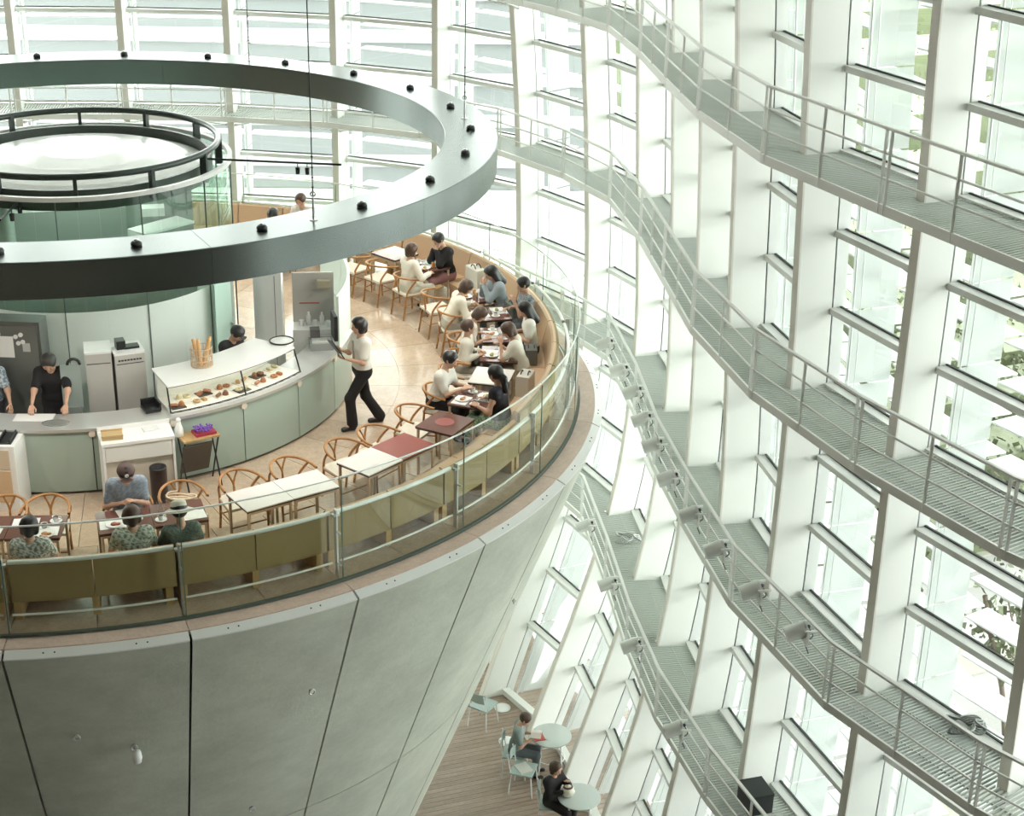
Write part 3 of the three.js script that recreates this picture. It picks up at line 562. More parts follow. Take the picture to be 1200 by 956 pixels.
  part('bin_body', lathe([[0, 0], [0.105, 0], [0.11, 0.56], [0.1, 0.56], [0.095, 0.04], [0, 0.04]], 28), mat(0.03, 0.02, 0.02, 0.3), g); part('bin_lid', lathe([[0, 0.5], [0.1, 0.53], [0.112, 0.56], [0.105, 0.58], [0.08, 0.575], [0, 0.54]], 28), M.black, g);
  // folding stand with flowers
  p = P(4.1, 33, 0); g = thing('folding_stand', 'folding tray stand with a wooden top and a dark panel below', 'stand', [p.x, 0, p.z], 33 * D2R);
  part('stand_top', box(0.5, 0.025, 0.3, 0, 0.72, 0), mat(0.66, 0.45, 0.22, 0.4, 0, { map: woodTex }), g);
  for (const x of [-0.23, 0.23]) part('cross_legs', [rod(V(x, 0, 0.16), V(x, 0.71, -0.13), 0.011, 6), rod(V(x, 0, -0.16), V(x, 0.71, 0.13), 0.011, 6)], M.black, g);
  part('stand_bar', [rod(V(-0.23, 0.2, 0.08), V(0.23, 0.2, 0.08), 0.008, 6)], M.black, g); part('folded_panel', box(0.4, 0.5, 0.02).rotateX(0.4).translate(-0.05, 0.42, 0.02), mat(0.09, 0.075, 0.06, 0.6), g);
  c = P(4.1, 34.2, 0.733); g = thing('flower_tray', 'red tray of small purple flowers on the wooden folding stand', 'flowers', [c.x, c.y, c.z], 0.55);
  part('tray', [box(0.28, 0.035, 0.2, 0, 0.018, 0)], mat(0.32, 0.03, 0.06, 0.5), g);
  const fl = []; for (let k = 0; k < 60; k++) fl.push(new THREE.IcosahedronGeometry(0.016, 0).translate(rnd(-0.12, 0.12), 0.05 + rnd(0, 0.045), rnd(-0.08, 0.08)));
  part('flowers', fl, mat(0.2, 0.1, 0.45, 0.7), g).userData.kind = 'stuff';
  c = P(4.02, 29.8, 0.733); g = thing('white_figure', 'white ceramic bottle with a stopper beside the purple flowers', 'bottle', [c.x, c.y, c.z]);
  part('bottle_body', lathe([[0, 0], [0.06, 0], [0.055, 0.1], [0.035, 0.16], [0.03, 0.2], [0, 0.2]], 18), M.white, g); part('stopper', new THREE.SphereGeometry(0.035, 12, 8).translate(0, 0.22, 0), M.white, g);
  // left cabinet with black tray
  p = P(4.08, 0.2, 0); g = thing('service_cabinet', 'white side cabinet with beige drawers under the black cutlery tray', 'cabinet', [p.x - 0.28, 0, p.z], 0);
  part('cabinet_body', box(0.72, 0.9, 0.46, 0, 0.45, 0), M.white, g); part('drawer', box(0.62, 0.26, 0.03, -0.02, 0.72, 0.225), mat(0.6, 0.5, 0.38, 0.5), g); part('drawer', box(0.62, 0.44, 0.03, -0.02, 0.34, 0.225), mat(0.62, 0.45, 0.28, 0.5), g);
  g = thing('cutlery_tray', 'black cutlery tray on the white side cabinet', 'tray', [p.x - 0.2, 0.9, p.z], 0.05);
  part('tray_base', box(0.44, 0.02, 0.34, 0, 0.01, 0), M.black, g); part('tray_divider', [-0.2, -0.07, 0.07, 0.2].map(x => box(0.015, 0.05, 0.34, x, 0.03, 0)), M.black, g); part('napkins', [box(0.09, 0.03, 0.2, 0, 0.035, 0), box(0.09, 0.03, 0.16, -0.13, 0.035, 0.02)], M.white, g);
}

// ---------------------------------------------------------------- chairs and tables of the cafe
function makeChair(label, group) {
  const g = thing('wishbone_chair', label, 'chair', [0, 0, 0], 0, group), w = M.woodPale;
  for (const s of [-1, 1]) {
    part('leg', rod(V(s * 0.25, 0, 0.22), V(s * 0.255, 0.45, 0.2), 0.013, 10, 0.019), w, g);
    part('leg', tube([V(s * 0.2, 0, -0.24), V(s * 0.2, 0.25, -0.2), V(s * 0.215, 0.48, -0.17), V(s * 0.255, 0.62, -0.09), V(s * 0.27, 0.69, -0.03)], 0.017, 20, 8), w, g);
    part('side_stretcher', rod(V(s * 0.252, 0.3, 0.21), V(s * 0.203, 0.26, -0.2), 0.01, 8), w, g);
    part('side_rail', rod(V(s * 0.253, 0.43, 0.2), V(s * 0.208, 0.42, -0.18), 0.016, 8), w, g);
  }
  part('front_stretcher', rod(V(-0.25, 0.2, 0.21), V(0.25, 0.2, 0.21), 0.01, 8), w, g);
  part('back_stretcher', rod(V(-0.2, 0.22, -0.2), V(0.2, 0.22, -0.2), 0.01, 8), w, g);
  const bow = []; for (let k = 0; k <= 16; k++) { const a = Math.PI * (k / 16), c = Math.cos(a), s = Math.sin(a); bow.push(V(0.285 * c, 0.69 + 0.055 * s, 0.1 - 0.36 * Math.pow(s, 0.8) + 0.06 * Math.abs(c) ** 3)); }
  part('top_rail', tube(bow, 0.017, 48, 10), w, g);
  part('splat', [tube([V(0, 0.43, -0.2), V(0, 0.56, -0.215), V(0.02, 0.63, -0.23), V(0.07, 0.735, -0.25)], 0.014, 14, 6), tube([V(0, 0.43, -0.2), V(0, 0.56, -0.215), V(-0.02, 0.63, -0.23), V(-0.07, 0.735, -0.25)], 0.014, 14, 6)], w, g);
  const sh = new THREE.Shape([[-0.26, 0.215], [0.26, 0.215], [0.21, -0.2], [-0.21, -0.2]].map(p => new THREE.Vector2(...p)));
  const seat = new THREE.ExtrudeGeometry(sh, { depth: 0.025, bevelEnabled: true, bevelSize: 0.008, bevelThickness: 0.008, bevelSegments: 2 }); seat.rotateX(Math.PI / 2); seat.scale(1, 1, 1); seat.translate(0, 0.455, 0);
  part('seat', seat, M.cord, g);
  return g;
}
let chair0 = null;
function chair(r, a, label, turn = 0) {
  const p = P(r, a), grp = 'wishbone chairs at the cafe tables';
  if (!chair0) { chair0 = makeChair(label, grp); chair0.position.copy(p); chair0.rotation.y = a * D2R + turn; return; }
  copyOf(chair0, label, [p.x, 0, p.z], a * D2R + turn, grp);
}
const CR = 5.6;
[[3.6, 'wishbone chair nearest the white side cabinet, its back to the cabinet'], [8.6, 'empty wishbone chair facing the person in the white floral shirt'], [18.2, 'wishbone chair under the person in the brown cap'], [24.8, 'empty wishbone chair with a straw bag on its seat'],
 [32.5, 'empty wishbone chair at the end of the bare pale table near the folding stand'], [39.6, 'empty wishbone chair at the bare pale table, farther from the folding stand'], [48.4, 'empty wishbone chair at the crumpled looking table of the red topped pair'], [54.6, 'empty wishbone chair at the red topped table'],
 [63.4, 'empty wishbone chair at the table with a round red spot'], [72.4, 'wishbone chair under the man in the white shirt'], [80.5, 'wishbone chair between the man in the white shirt and the woman with a handbag'], [86.5, 'wishbone chair under the woman with a handbag on her lap'], [93.8, 'wishbone chair under the woman with bowed dark head'],
 [106.5, 'wishbone chair under the woman in cream leaning over the juice glasses'], [115.5, 'empty wishbone chair behind the woman in cream leaning over her table'], [126.0, 'wishbone chair under the woman in cream facing the woman in black'], [134.5, 'empty wishbone chair at the brown table near the hanging ring'], [142, 'empty wishbone chair beside the end screen of the counter']
].forEach(([a, l]) => chair(CR, a, l, rnd(-0.06, 0.06)));

const TW = 0.62, TD = 0.57, TH = 0.72;
const PAIR = { 2.4: [5.3, -1], 8.2: [5.3, 1], 17.3: [20.4, -1], 23.4: [20.4, 1], 32.8: [35.7, -1], 38.6: [35.7, 1], 48: [50.9, -1], 53.8: [50.9, 1] };
function tablePose(a) { const q = PAIR[a]; if (!q) return [P(6.15, a), a * D2R]; const t = q[0] * D2R, p = P(6.12, q[0]); return [V(p.x + q[1] * 0.313 * Math.cos(t), 0, p.z - q[1] * 0.313 * Math.sin(t)), t]; }
function table(a, desc, w = TW, top = M.tableTop) {
  const [p, turn] = tablePose(a), g = thing('cafe_table', desc, 'table', [p.x, 0, p.z], turn, 'small square cafe tables');
  part('table_top', box(w, 0.014, TD, 0, TH - 0.007, 0), top, g); part('edge_band', box(w - 0.002, 0.02, TD - 0.002, 0, TH - 0.024, 0), M.tableEdge, g);
  for (const sx of [-1, 1]) for (const sz of [-1, 1]) part('leg', box(0.028, TH - 0.034, 0.028, sx * (w / 2 - 0.03), (TH - 0.034) / 2, sz * (TD / 2 - 0.03)), M.tableLeg, g);
  part('apron', [box(w - 0.08, 0.04, 0.018, 0, TH - 0.055, TD / 2 - 0.03), box(w - 0.08, 0.04, 0.018, 0, TH - 0.055, -TD / 2 + 0.03)], M.tableLeg, g);
}
const redTop = mat(0.3, 0.08, 0.06, 0.14), paleTop = mat(0.74, 0.71, 0.69, 0.08);
const plateG = lathe([[0, 0.004], [0.07, 0.004], [0.105, 0.018], [0.107, 0.014], [0.07, 0], [0, 0]], 28), cupG = lathe([[0, 0.004], [0.026, 0.004], [0.038, 0.06], [0.041, 0.06], [0.028, 0], [0, 0]], 18);
const saucerG = lathe([[0, 0.003], [0.045, 0.003], [0.07, 0.012], [0.071, 0.009], [0.045, 0], [0, 0]], 22), glassG = lathe([[0, 0.003], [0.027, 0.003], [0.033, 0.12], [0.035, 0.12], [0.029, 0], [0, 0]], 16), juiceG = lathe([[0, 0.004], [0.0265, 0.004], [0.031, 0.09], [0, 0.09]], 14);
const china = mat(0.84, 0.85, 0.84, 0.25), juiceM = mat(0.85, 0.33, 0.03, 0.3), foodM = [mat(0.45, 0.22, 0.08, 0.6), mat(0.6, 0.5, 0.2, 0.6), mat(0.28, 0.3, 0.1, 0.6), mat(0.35, 0.1, 0.05, 0.5)], clearM = mat(0.96, 0.98, 0.97, 0.02, 0, { tr: 1 });
// u across the table, v outwards, metres from its middle
function onTable(a, u, v, y = TH) { const [p, t] = tablePose(a), c = Math.cos(t), s = Math.sin(t); return [p.x + u * c + v * s, y, p.z - u * s + v * c]; }
let foodN = 0;
function setTable(a, where, list) {
  for (const [k, u, v] of list) {
    const pos = onTable(a, u, v), turn = a * D2R + rnd(-0.4, 0.4), G = (k === 'm' ? 'paper place mats' : k === 'p' ? 'white plates' : k === 'c' ? 'cups' : k === 'j' ? 'juice glasses' : k === 'w' ? 'water glasses' : 'menus') + ' on ' + where;
    if (k === 'm') single('place_mat', box(0.3, 0.003, 0.22, 0, 0.0015, 0), mat(0.78, 0.8, 0.8, 0.6), 'white paper place mat on ' + where, 'place mat', pos, a * D2R, G);
    if (k === 'p') { pos[1] += 0.003; const g = thing('plate', 'white round plate with food on ' + where, 'plate', pos, turn, G); part('plate_dish', plateG, china, g); part('food', [new THREE.SphereGeometry(0.04, 10, 8).scale(1, 0.45, 0.8).translate(-0.01, 0.016, 0), new THREE.SphereGeometry(0.028, 8, 6).scale(1.2, 0.5, 0.8).translate(0.035, 0.016, 0.02)], foodM[foodN++ % 4], g); }
    if (k === 'c') { pos[1] += 0.003; const g = thing('coffee_cup', 'white cup and saucer on ' + where, 'cup', pos, turn, G); part('saucer', saucerG, china, g); part('cup', cupG.clone().translate(0, 0.008, 0), china, g); part('coffee', cyl(0.034, 0.034, 0.003, 0, 0.052, 0, 16), mat(0.07, 0.03, 0.015, 0.2), g); part('cup_handle', new THREE.TorusGeometry(0.018, 0.005, 6, 12).translate(0.045, 0.04, 0), china, g); }
    if (k === 'j') { pos[1] += 0.003; const g = thing('juice_glass', 'tall glass of orange juice on ' + where, 'glass', pos, turn, G); part('juice', juiceG, juiceM, g); part('tumbler', glassG, clearM, g); }
    if (k === 'w') { pos[1] += 0.003; single('water_glass', glassG, clearM, 'clear water glass on ' + where, 'glass', pos, turn, G); }
    if (k === 'n') { single('menu_card', box(0.16, 0.006, 0.22, 0, 0.003, 0), mat(0.75, 0.75, 0.72, 0.6), 'white menu card on ' + where, 'menu', pos, turn, G); }
  }
}
const T = [
  [8.2, 'dark table before the person in the white floral shirt', [['m', 0.12, 0.12], ['m', -0.14, -0.1], ['c', 0.1, 0.05], ['p', 0.14, 0.2], ['p', -0.12, -0.12], ['w', -0.02, 0.16], ['c', 0.2, -0.12]]],
  [2.4, 'dark table beside the one with the white floral shirt', [['m', 0.1, 0.12], ['p', 0.12, 0.12], ['c', -0.1, 0.0]]],
  [17.3, 'dark table between the brown cap and the brown haired person', [['m', -0.14, 0.08], ['p', -0.12, 0.1], ['c', 0.14, 0.04], ['w', 0.2, -0.1], ['n', 0.02, -0.16]]],
  [23.4, 'dark table before the person in the straw hat', [['m', 0.15, 0.12], ['n', 0.16, 0.1], ['w', -0.16, 0.0], ['c', -0.22, 0.14], ['w', -0.2, -0.1]]],
  [32.8, 'bare pale table nearer the folding stand', [], paleTop], [38.6, 'bare pale table farther from the folding stand', [], paleTop],
  [48, 'bare glossy table of the red topped pair', [], paleTop], [53.8, 'bare red topped table', [], redTop], [62.4, 'bare dark table with a round red spot beside the man in the white shirt', []],
  [71, 'table between the man in the white shirt and the woman in black', [['m', -0.12, -0.14], ['m', 0.1, 0.14], ['p', -0.1, -0.14], ['p', 0.12, 0.12], ['c', 0.2, -0.1], ['w', 0.05, 0.0], ['w', -0.02, 0.2], ['c', -0.2, 0.08]]],
  [79.2, 'bare pale table behind the woman in black', [], paleTop],
  [87.4, 'table beside the woman in khaki', [['m', 0.0, -0.14], ['m', 0.05, 0.14], ['p', -0.08, -0.12], ['p', 0.08, 0.12], ['c', -0.18, 0.05], ['w', 0.18, -0.06]]],
  [95, 'table beside the woman in the white blouse', [['m', 0.0, -0.14], ['m', 0.05, 0.14], ['p', 0.0, -0.12], ['p', 0.1, 0.14], ['c', 0.2, -0.1], ['c', -0.18, 0.05], ['w', 0.02, 0.02]]],
  [104, 'table before the man in the patterned shirt', [['m', 0.1, 0.14], ['m', 0.0, -0.15], ['p', 0.1, 0.12], ['c', -0.15, 0.05], ['w', 0.0, 0.0]]],
  [112, 'table before the woman in denim', [['m', 0.0, 0.14], ['p', 0.02, 0.14], ['j', -0.1, -0.02], ['j', 0.06, 0.0], ['w', -0.18, -0.08], ['w', 0.16, -0.02], ['p', 0.0, -0.17]]],
  [128.6, 'table before the woman in black by the leather banquette', [['m', 0.0, 0.13], ['p', 0.05, 0.12], ['p', -0.1, -0.12], ['j', -0.16, 0.02], ['w', 0.02, 0.0], ['c', 0.18, -0.06]]],
  [137, 'bare brown table nearest the hanging ring', []], [147, 'table half under the hanging ring near the end screen', [['j', 0.1, 0.0], ['p', 0.0, -0.1], ['m', 0, -0.1]]]];
const SHORT = { 8.2: 'the floral shirt table', 2.4: 'the table past the floral shirt', 17.3: 'the brown cap table', 23.4: 'the straw hat table', 71: 'the white shirt and black top table', 87.4: 'the khaki skirt table', 95: 'the white blouse table', 104: 'the patterned shirt table', 112: 'the denim jacket table', 128.6: 'the black cardigan table', 147: 'the table half under the ring' };
for (const [a, d, items, top] of T) { table(a, d, TW, top ?? M.tableTop); setTable(a, SHORT[a], items); }
{ const p = onTable(62.4, 0.02, -0.02); single('red_placemat', lathe([[0, 0], [0.13, 0], [0.13, 0.003], [0, 0.003]], 32), mat(0.3, 0.07, 0.06, 0.3), 'round red mat on the dark table beside the man in the white shirt', 'mat', p); }
function bag(name, p, turn, label, w, h, d, m, handles = true) {
  const g = thing(name, label, 'bag', p, turn), sh = new THREE.Shape(); sh.moveTo(-w / 2, 0); sh.lineTo(w / 2, 0); sh.lineTo(w * 0.44, h); sh.lineTo(-w * 0.44, h);
  const b = new THREE.ExtrudeGeometry(sh, { depth: d, bevelEnabled: true, bevelSize: 0.02, bevelThickness: 0.02, bevelSegments: 3 }); b.translate(0, 0.02, -d / 2); part('bag_body', b, m, g);
  if (handles) for (const z of [-d / 3, d / 3]) part('handle', new THREE.TorusGeometry(w * 0.2, 0.01, 6, 18, Math.PI).translate(0, h + 0.01, z), mat(0.08, 0.07, 0.06, 0.6), g);
}
{ let p = P(6.62, 121, 0.45); bag('tote_bag', [p.x, p.y, p.z], 121 * D2R, 'large pale tote bag standing on the banquette beside the woman in black', 0.42, 0.36, 0.16, mat(0.66, 0.64, 0.57, 0.7));
  p = P(6.6, 106.5, 0.45); bag('shoulder_bag', [p.x, p.y, p.z], 2.0, 'green grey shoulder bag on the banquette between the woman in denim and the man', 0.36, 0.28, 0.14, mat(0.2, 0.23, 0.21, 0.7));
  p = P(6.62, 80.5, 0.45); bag('handbag', [p.x, p.y, p.z], 1.3, 'pale handbag on the banquette beside the woman in khaki', 0.34, 0.26, 0.16, mat(0.66, 0.63, 0.57, 0.7));
  p = P(6.62, 91, 0.45); bag('handbag', [p.x, p.y, p.z], 1.6, 'dark grey handbag on the banquette between the white blouse and the khaki skirt', 0.3, 0.2, 0.14, mat(0.15, 0.15, 0.14, 0.7));
  p = P(5.6, 24.8, 0.46); const g = thing('straw_bag', 'pale straw bag lying on the empty wishbone chair', 'bag', [p.x, p.y, p.z], 0.4); const l = []; for (let k = 0; k < 9; k++) l.push(tube(Array.from({ length: 9 }, (_, q) => V(0.17 * Math.cos(q * 0.7 + k), 0.04 + 0.02 * k + 0.02 * Math.sin(q + k), 0.13 * Math.sin(q * 0.7 + k * 1.3))), 0.013, 20, 5)); part('straw_body', l, mat(0.72, 0.6, 0.45, 0.8), g); }
// lobby below: round tables and metal chairs
const LF = FLOOR;
function lobbyTable(x, z, label) {
  const g = thing('round_table', label, 'table', [x, LF, z], 0, 'round lobby tables'); part('table_disc', lathe([[0, 0.7], [0.37, 0.7], [0.375, 0.712], [0.37, 0.724], [0, 0.724]], 40), mat(0.6, 0.66, 0.64, 0.25, 0.2), g);
  for (let k = 0; k < 4; k++) { const a = 45 + 90 * k, p = polar(0.3, a), q = polar(0.24, a); part('leg', rod(V(p.x, 0, p.z), V(q.x, 0.7, q.z), 0.014, 8), M.white, g); }
  part('foot_ring', new THREE.TorusGeometry(0.26, 0.01, 6, 32).rotateX(Math.PI / 2).translate(0, 0.25, 0), M.white, g);
}
lobbyTable(0.86, -23.72, 'round grey lobby table with a red book on it'); lobbyTable(1.32, -21.95, 'round grey lobby table with a white bag on it');
function lobbyChair(x, z, turn, label) {
  const g = thing('lobby_chair', label, 'chair', [x, LF, z], turn, 'metal lobby chairs'), m = mat(0.36, 0.45, 0.43, 0.4), wm = M.white;
  part('seat', box(0.42, 0.03, 0.42, 0, 0.45, 0), m, g);
  for (const sx of [-1, 1]) for (const sz of [-1, 1]) part('leg', rod(V(sx * 0.21, 0, sz * 0.22), V(sx * 0.18, 0.44, sz * 0.18), 0.013, 8), wm, g);
  for (const s of [-1, 1]) part('back_post', rod(V(s * 0.18, 0.44, -0.19), V(s * 0.17, 0.82, -0.26), 0.011, 8), wm, g);
  part('backrest', sweep([[0.4, 0.62], [0.412, 0.62], [0.412, 0.82], [0.4, 0.82]], 155, 205, 8).translate(0, 0, 0.16), m, g);
}
lobbyChair(-0.42, -25.05, 2.6, 'empty grey metal chair standing beside the cone and the window'); lobbyChair(0.2, -23.55, 1.45, 'white legged chair under the reader in a grey vest'); lobbyChair(0.36, -23.05, 1.3, 'metal chair holding a white magazine beside the reader'); lobbyChair(0.85, -22.1, 1.5, 'metal chair under the woman in black in the lobby');
for (const [x, z] of [[-0.05, -25.6], [0.05, -24.5]]) single('floor_disc', lathe([[0, 0], [0.16, 0], [0.16, 0.012], [0.11, 0.014], [0.1, 0.02], [0, 0.02]], 28), M.white, 'white round floor plate beside the window sill', 'floor plate', [x, LF, z], 0, 'floor plates by the sill');
single('magazine', box(0.2, 0.012, 0.27, 0, 0.006, 0), mat(0.5, 0.08, 0.06, 0.4), 'red magazine on the round lobby table', 'magazine', [0.62, LF + 0.724, -23.66], 0.3);
single('magazine', box(0.24, 0.012, 0.3, 0, 0.006, 0), mat(0.66, 0.66, 0.62, 0.4), 'white and black magazine on the empty metal seat by the reader', 'magazine', [0.36, LF + 0.466, -23.05], 0.5);
{ const g = thing('cloth_bag', 'crumpled white cloth bag with a dark band on the round lobby table', 'bag', [1.12, LF + 0.724, -21.95], 0.3); const s = new THREE.SphereGeometry(0.12, 16, 12); const ps = s.attributes.position; for (let k = 0; k < ps.count; k++) { const y = ps.getY(k); ps.setXYZ(k, ps.getX(k) * (1 + 0.12 * Math.sin(k)), Math.max(0, y + 0.1), ps.getZ(k) * (0.8 + 0.1 * Math.cos(k * 2))); } s.computeVertexNormals(); part('bag_body', s, mat(0.74, 0.71, 0.62, 0.8), g); part('bag_band', new THREE.TorusGeometry(0.07, 0.018, 8, 18).rotateX(1.4).translate(0, 0.19, 0), mat(0.12, 0.05, 0.05, 0.7), g); }
{ const p = onFin(1, -2.75, 0.16, 0.25), g = thing('bracket_lamp', 'small brass lamp on a bracket on the white fin beside the cone', 'lamp', [p.x, p.y, p.z]); part('bracket', [rod(V(0, 0.12, -0.1), V(0, 0.1, 0.06), 0.02, 8)], mat(0.12, 0.14, 0.1, 0.5), g); part('lamp_body', [lathe([[0, 0], [0.06, 0.01], [0.08, 0.08], [0.04, 0.15], [0, 0.16]], 14).translate(0, -0.06, 0.06)], mat(0.5, 0.45, 0.28, 0.4, 0.4), g); }

// ---------------------------------------------------------------- outside
{
  const g = struct('ground', 'bright stone paving outside the glass wall');
  part('paving', box(300, 0.2, 260, 30, FLOOR - 0.12, -90), mat(0.42, 0.42, 0.41, 0.8, 0, { map: stoneTex }), g);
  // paving bands, turned to follow the terrace
  for (let k = 0; k < 16; k++) part('paving_strip', box(46, 0.02, 0.9, 26, FLOOR - 0.01, -24 - k * 2.2, 0.42), mat(0.28 + 0.04 * (k % 2), 0.28 + 0.04 * (k % 2), 0.27, 0.8), g);
}
const leafG = new THREE.PlaneGeometry(1, 0.6); leafG.rotateX(-0.5);
const leafM = [mat(0.085, 0.105, 0.05, 0.7, 0, { side: THREE.DoubleSide }), mat(0.1, 0.12, 0.06, 0.7, 0, { side: THREE.DoubleSide })];
function leaves(parent, n, size, place, m) {
  const im = new THREE.InstancedMesh(leafG, m, n), o = new THREE.Object3D();
  for (let k = 0; k < n; k++) { o.position.copy(place()); o.rotation.set(rnd(0, 6), rnd(0, 6), rnd(0, 6)); o.scale.setScalar(size * rnd(0.6, 1.3)); o.updateMatrix(); im.setMatrixAt(k, o.matrix); }
  im.name = 'foliage'; im.userData.kind = 'stuff'; parent.add(im);
}
function hedge(x, z, len, turn, h, w, label) {
  const g = thing('hedge', label, 'hedge', [x, FLOOR, z], turn, 'clipped hedges on the terrace');
  part('hedge_core', box(len, h * 0.9, w * 0.85, 0, h * 0.45, 0), leafM[0], g);
  leaves(g, Math.round(len * 130), 0.16, () => V(rnd(-len / 2, len / 2), rnd(0.1, h), rnd(-w / 2, w / 2)), leafM[0]);
}
hedge(13.6, -34.3, 16, 0.42, 0.9, 1.6, 'low clipped hedge at the near edge of the terrace'); hedge(16.4, -42, 22, 0.42, 1.1, 2, 'clipped hedge between the first young tree and the lawn'); hedge(20, -51.5, 28, 0.42, 1.2, 3, 'clipped hedge before the middle of the terrace'); hedge(24, -67, 38, 0.42, 1.6, 4.5, 'clipped hedge behind the middle of the terrace'); hedge(28, -90, 50, 0.42, 2.4, 6, 'tall hedge before the far end of the terrace');
hedge(15.2, -38, 22, 0.42, 1.1, 2.2, 'long clipped hedge on the terrace nearest the glass wall'); hedge(18, -46, 26, 0.42, 1.1, 3, 'long clipped hedge on the terrace behind the first one'); hedge(22, -58, 34, 0.42, 1.4, 4, 'long clipped hedge in the middle of the terrace'); hedge(27, -78, 44, 0.42, 2, 6, 'broad far hedge beyond the terrace'); hedge(30, -103, 60, 0.42, 3, 8, 'broadest hedge at the far end of the terrace');
function tree(x, z, h, spread, label, nl = 900) {
  const g = thing('young_tree', label, 'tree', [x, FLOOR, z], 0, 'young trees outside the glass wall'), m = mat(0.16, 0.13, 0.1, 0.9), tips = [];
  const stems = 4; for (let s = 0; s < stems; s++) { const a = s * 1.7 + 0.4, q = k => V(Math.cos(a) * spread * 0.4 * k, h * k, Math.sin(a) * spread * 0.4 * k); part('trunk', tube([V(0.06 * Math.cos(a), 0, 0.06 * Math.sin(a)), q(0.4).add(V(0.05, 0, 0.04)), q(0.7), q(0.95)], 0.05, 14, 7), m, g);
    for (let b = 0; b < 4; b++) { const o = q(0.45 + 0.13 * b), e = o.clone().add(V(rnd(-1, 1) * spread * 0.5, h * 0.22, rnd(-1, 1) * spread * 0.5)); part('branch', rod(o, e, 0.028, 6, 0.012), m, g); tips.push(e, o.clone().lerp(e, 0.6)); } }
  leaves(g, nl, 0.13, () => { const t = tips[Math.floor(rnd(0, tips.length))]; return t.clone().add(V(rnd(-0.5, 0.5), rnd(-0.4, 0.4), rnd(-0.5, 0.5))); }, leafM[1]);
}
tree(11.4, -28.6, 3.8, 3, 'young tree with bare lower stems standing nearest the glass wall'); tree(13.62, -32.56, 4, 3, 'young tree before the first hedge'); tree(9.6, -24.6, 3.2, 2.4, 'young tree beside the end of the terrace'); tree(16.77, -40.4, 4.2, 3.0, 'young tree between the first and second hedge');
{ const g = thing('far_building', 'long pale grey building beyond the far side of the glass wall', 'building', [-27, FLOOR, -66], 0.05);
  part('building_wall', box(60, 8.4, 8, 0, 4.2, 0), mat(0.18, 0.2, 0.2, 0.8), g);
  for (let k = 0; k < 5; k++) part('floor_band', box(60.2, 0.5, 8.2, 0, 1.2 + k * 1.7, 0), mat(0.36, 0.38, 0.38, 0.7), g); }

// ---------------------------------------------------------------- people
// surface of a distance field on a grid (dual vertices in every cell that the surface crosses)
function netMesh(f, lo, hi, c) {
  const n = [0, 1, 2].map(k => Math.ceil((hi.getComponent(k) - lo.getComponent(k)) / c) + 1), [nx, ny, nz] = n, F = new Float32Array(nx * ny * nz).fill(1), B = 4;
  for (let z = 0; z < nz; z += B) for (let y = 0; y < ny; y += B) for (let x = 0; x < nx; x += B) {
    const d = f(lo.x + (x + 1.5) * c, lo.y + (y + 1.5) * c, lo.z + (z + 1.5) * c), skip = Math.abs(d) > c * 4.4;
    for (let k = z; k < Math.min(z + B, nz); k++) for (let j = y; j < Math.min(y + B, ny); j++) for (let i = x; i < Math.min(x + B, nx); i++) F[i + nx * (j + ny * k)] = skip ? d : f(lo.x + i * c, lo.y + j * c, lo.z + k * c);
  }
  const id = new Int32Array(nx * ny * nz).fill(-1), pos = [], idx = [], off = [0, 1, nx, nx + 1, nx * ny, nx * ny + 1, nx * ny + nx, nx * ny + nx + 1];
  const E = [[0, 1], [2, 3], [4, 5], [6, 7], [0, 2], [1, 3], [4, 6], [5, 7], [0, 4], [1, 5], [2, 6], [3, 7]];
  for (let k = 0; k < nz - 1; k++) for (let j = 0; j < ny - 1; j++) for (let i = 0; i < nx - 1; i++) {
    const o = i + nx * (j + ny * k); let m = 0; for (let q = 0; q < 8; q++) if (F[o + off[q]] < 0) m |= 1 << q;
    if (m === 0 || m === 255) continue;
    let sx = 0, sy = 0, sz = 0, s = 0;
    for (const [a, b] of E) { const A = F[o + off[a]], Bv = F[o + off[b]]; if (A < 0 === Bv < 0) continue; const t = A / (A - Bv); sx += (a & 1) + t * ((b & 1) - (a & 1)); sy += ((a >> 1) & 1) + t * (((b >> 1) & 1) - ((a >> 1) & 1)); sz += (a >> 2) + t * ((b >> 2) - (a >> 2)); s++; }
    id[o] = pos.length / 3; pos.push(lo.x + (i + sx / s) * c, lo.y + (j + sy / s) * c, lo.z + (k + sz / s) * c);
  }
  const st = [1, nx, nx * ny];
  for (let k = 1; k < nz - 1; k++) for (let j = 1; j < ny - 1; j++) for (let i = 1; i < nx - 1; i++) {
    const o = i + nx * (j + ny * k);
    for (let a = 0; a < 3; a++) { const A = F[o] < 0, Bv = F[o + st[a]] < 0; if (A === Bv) continue; const u = st[(a + 1) % 3], v = st[(a + 2) % 3], q = [id[o], id[o - u], id[o - u - v], id[o - v]]; if (q.includes(-1)) continue; if (A) idx.push(q[0], q[1], q[2], q[0], q[2], q[3]); else idx.push(q[0], q[2], q[1], q[0], q[3], q[2]); }
  }
  const g = new THREE.BufferGeometry(); g.setAttribute('position', new THREE.Float32BufferAttribute(pos, 3)); g.setIndex(idx); g.computeVertexNormals(); return g;
}
const smin = (a, b, k) => { const h = Math.max(k - Math.abs(a - b), 0) / k; return Math.min(a, b) - h * h * k * 0.25; };
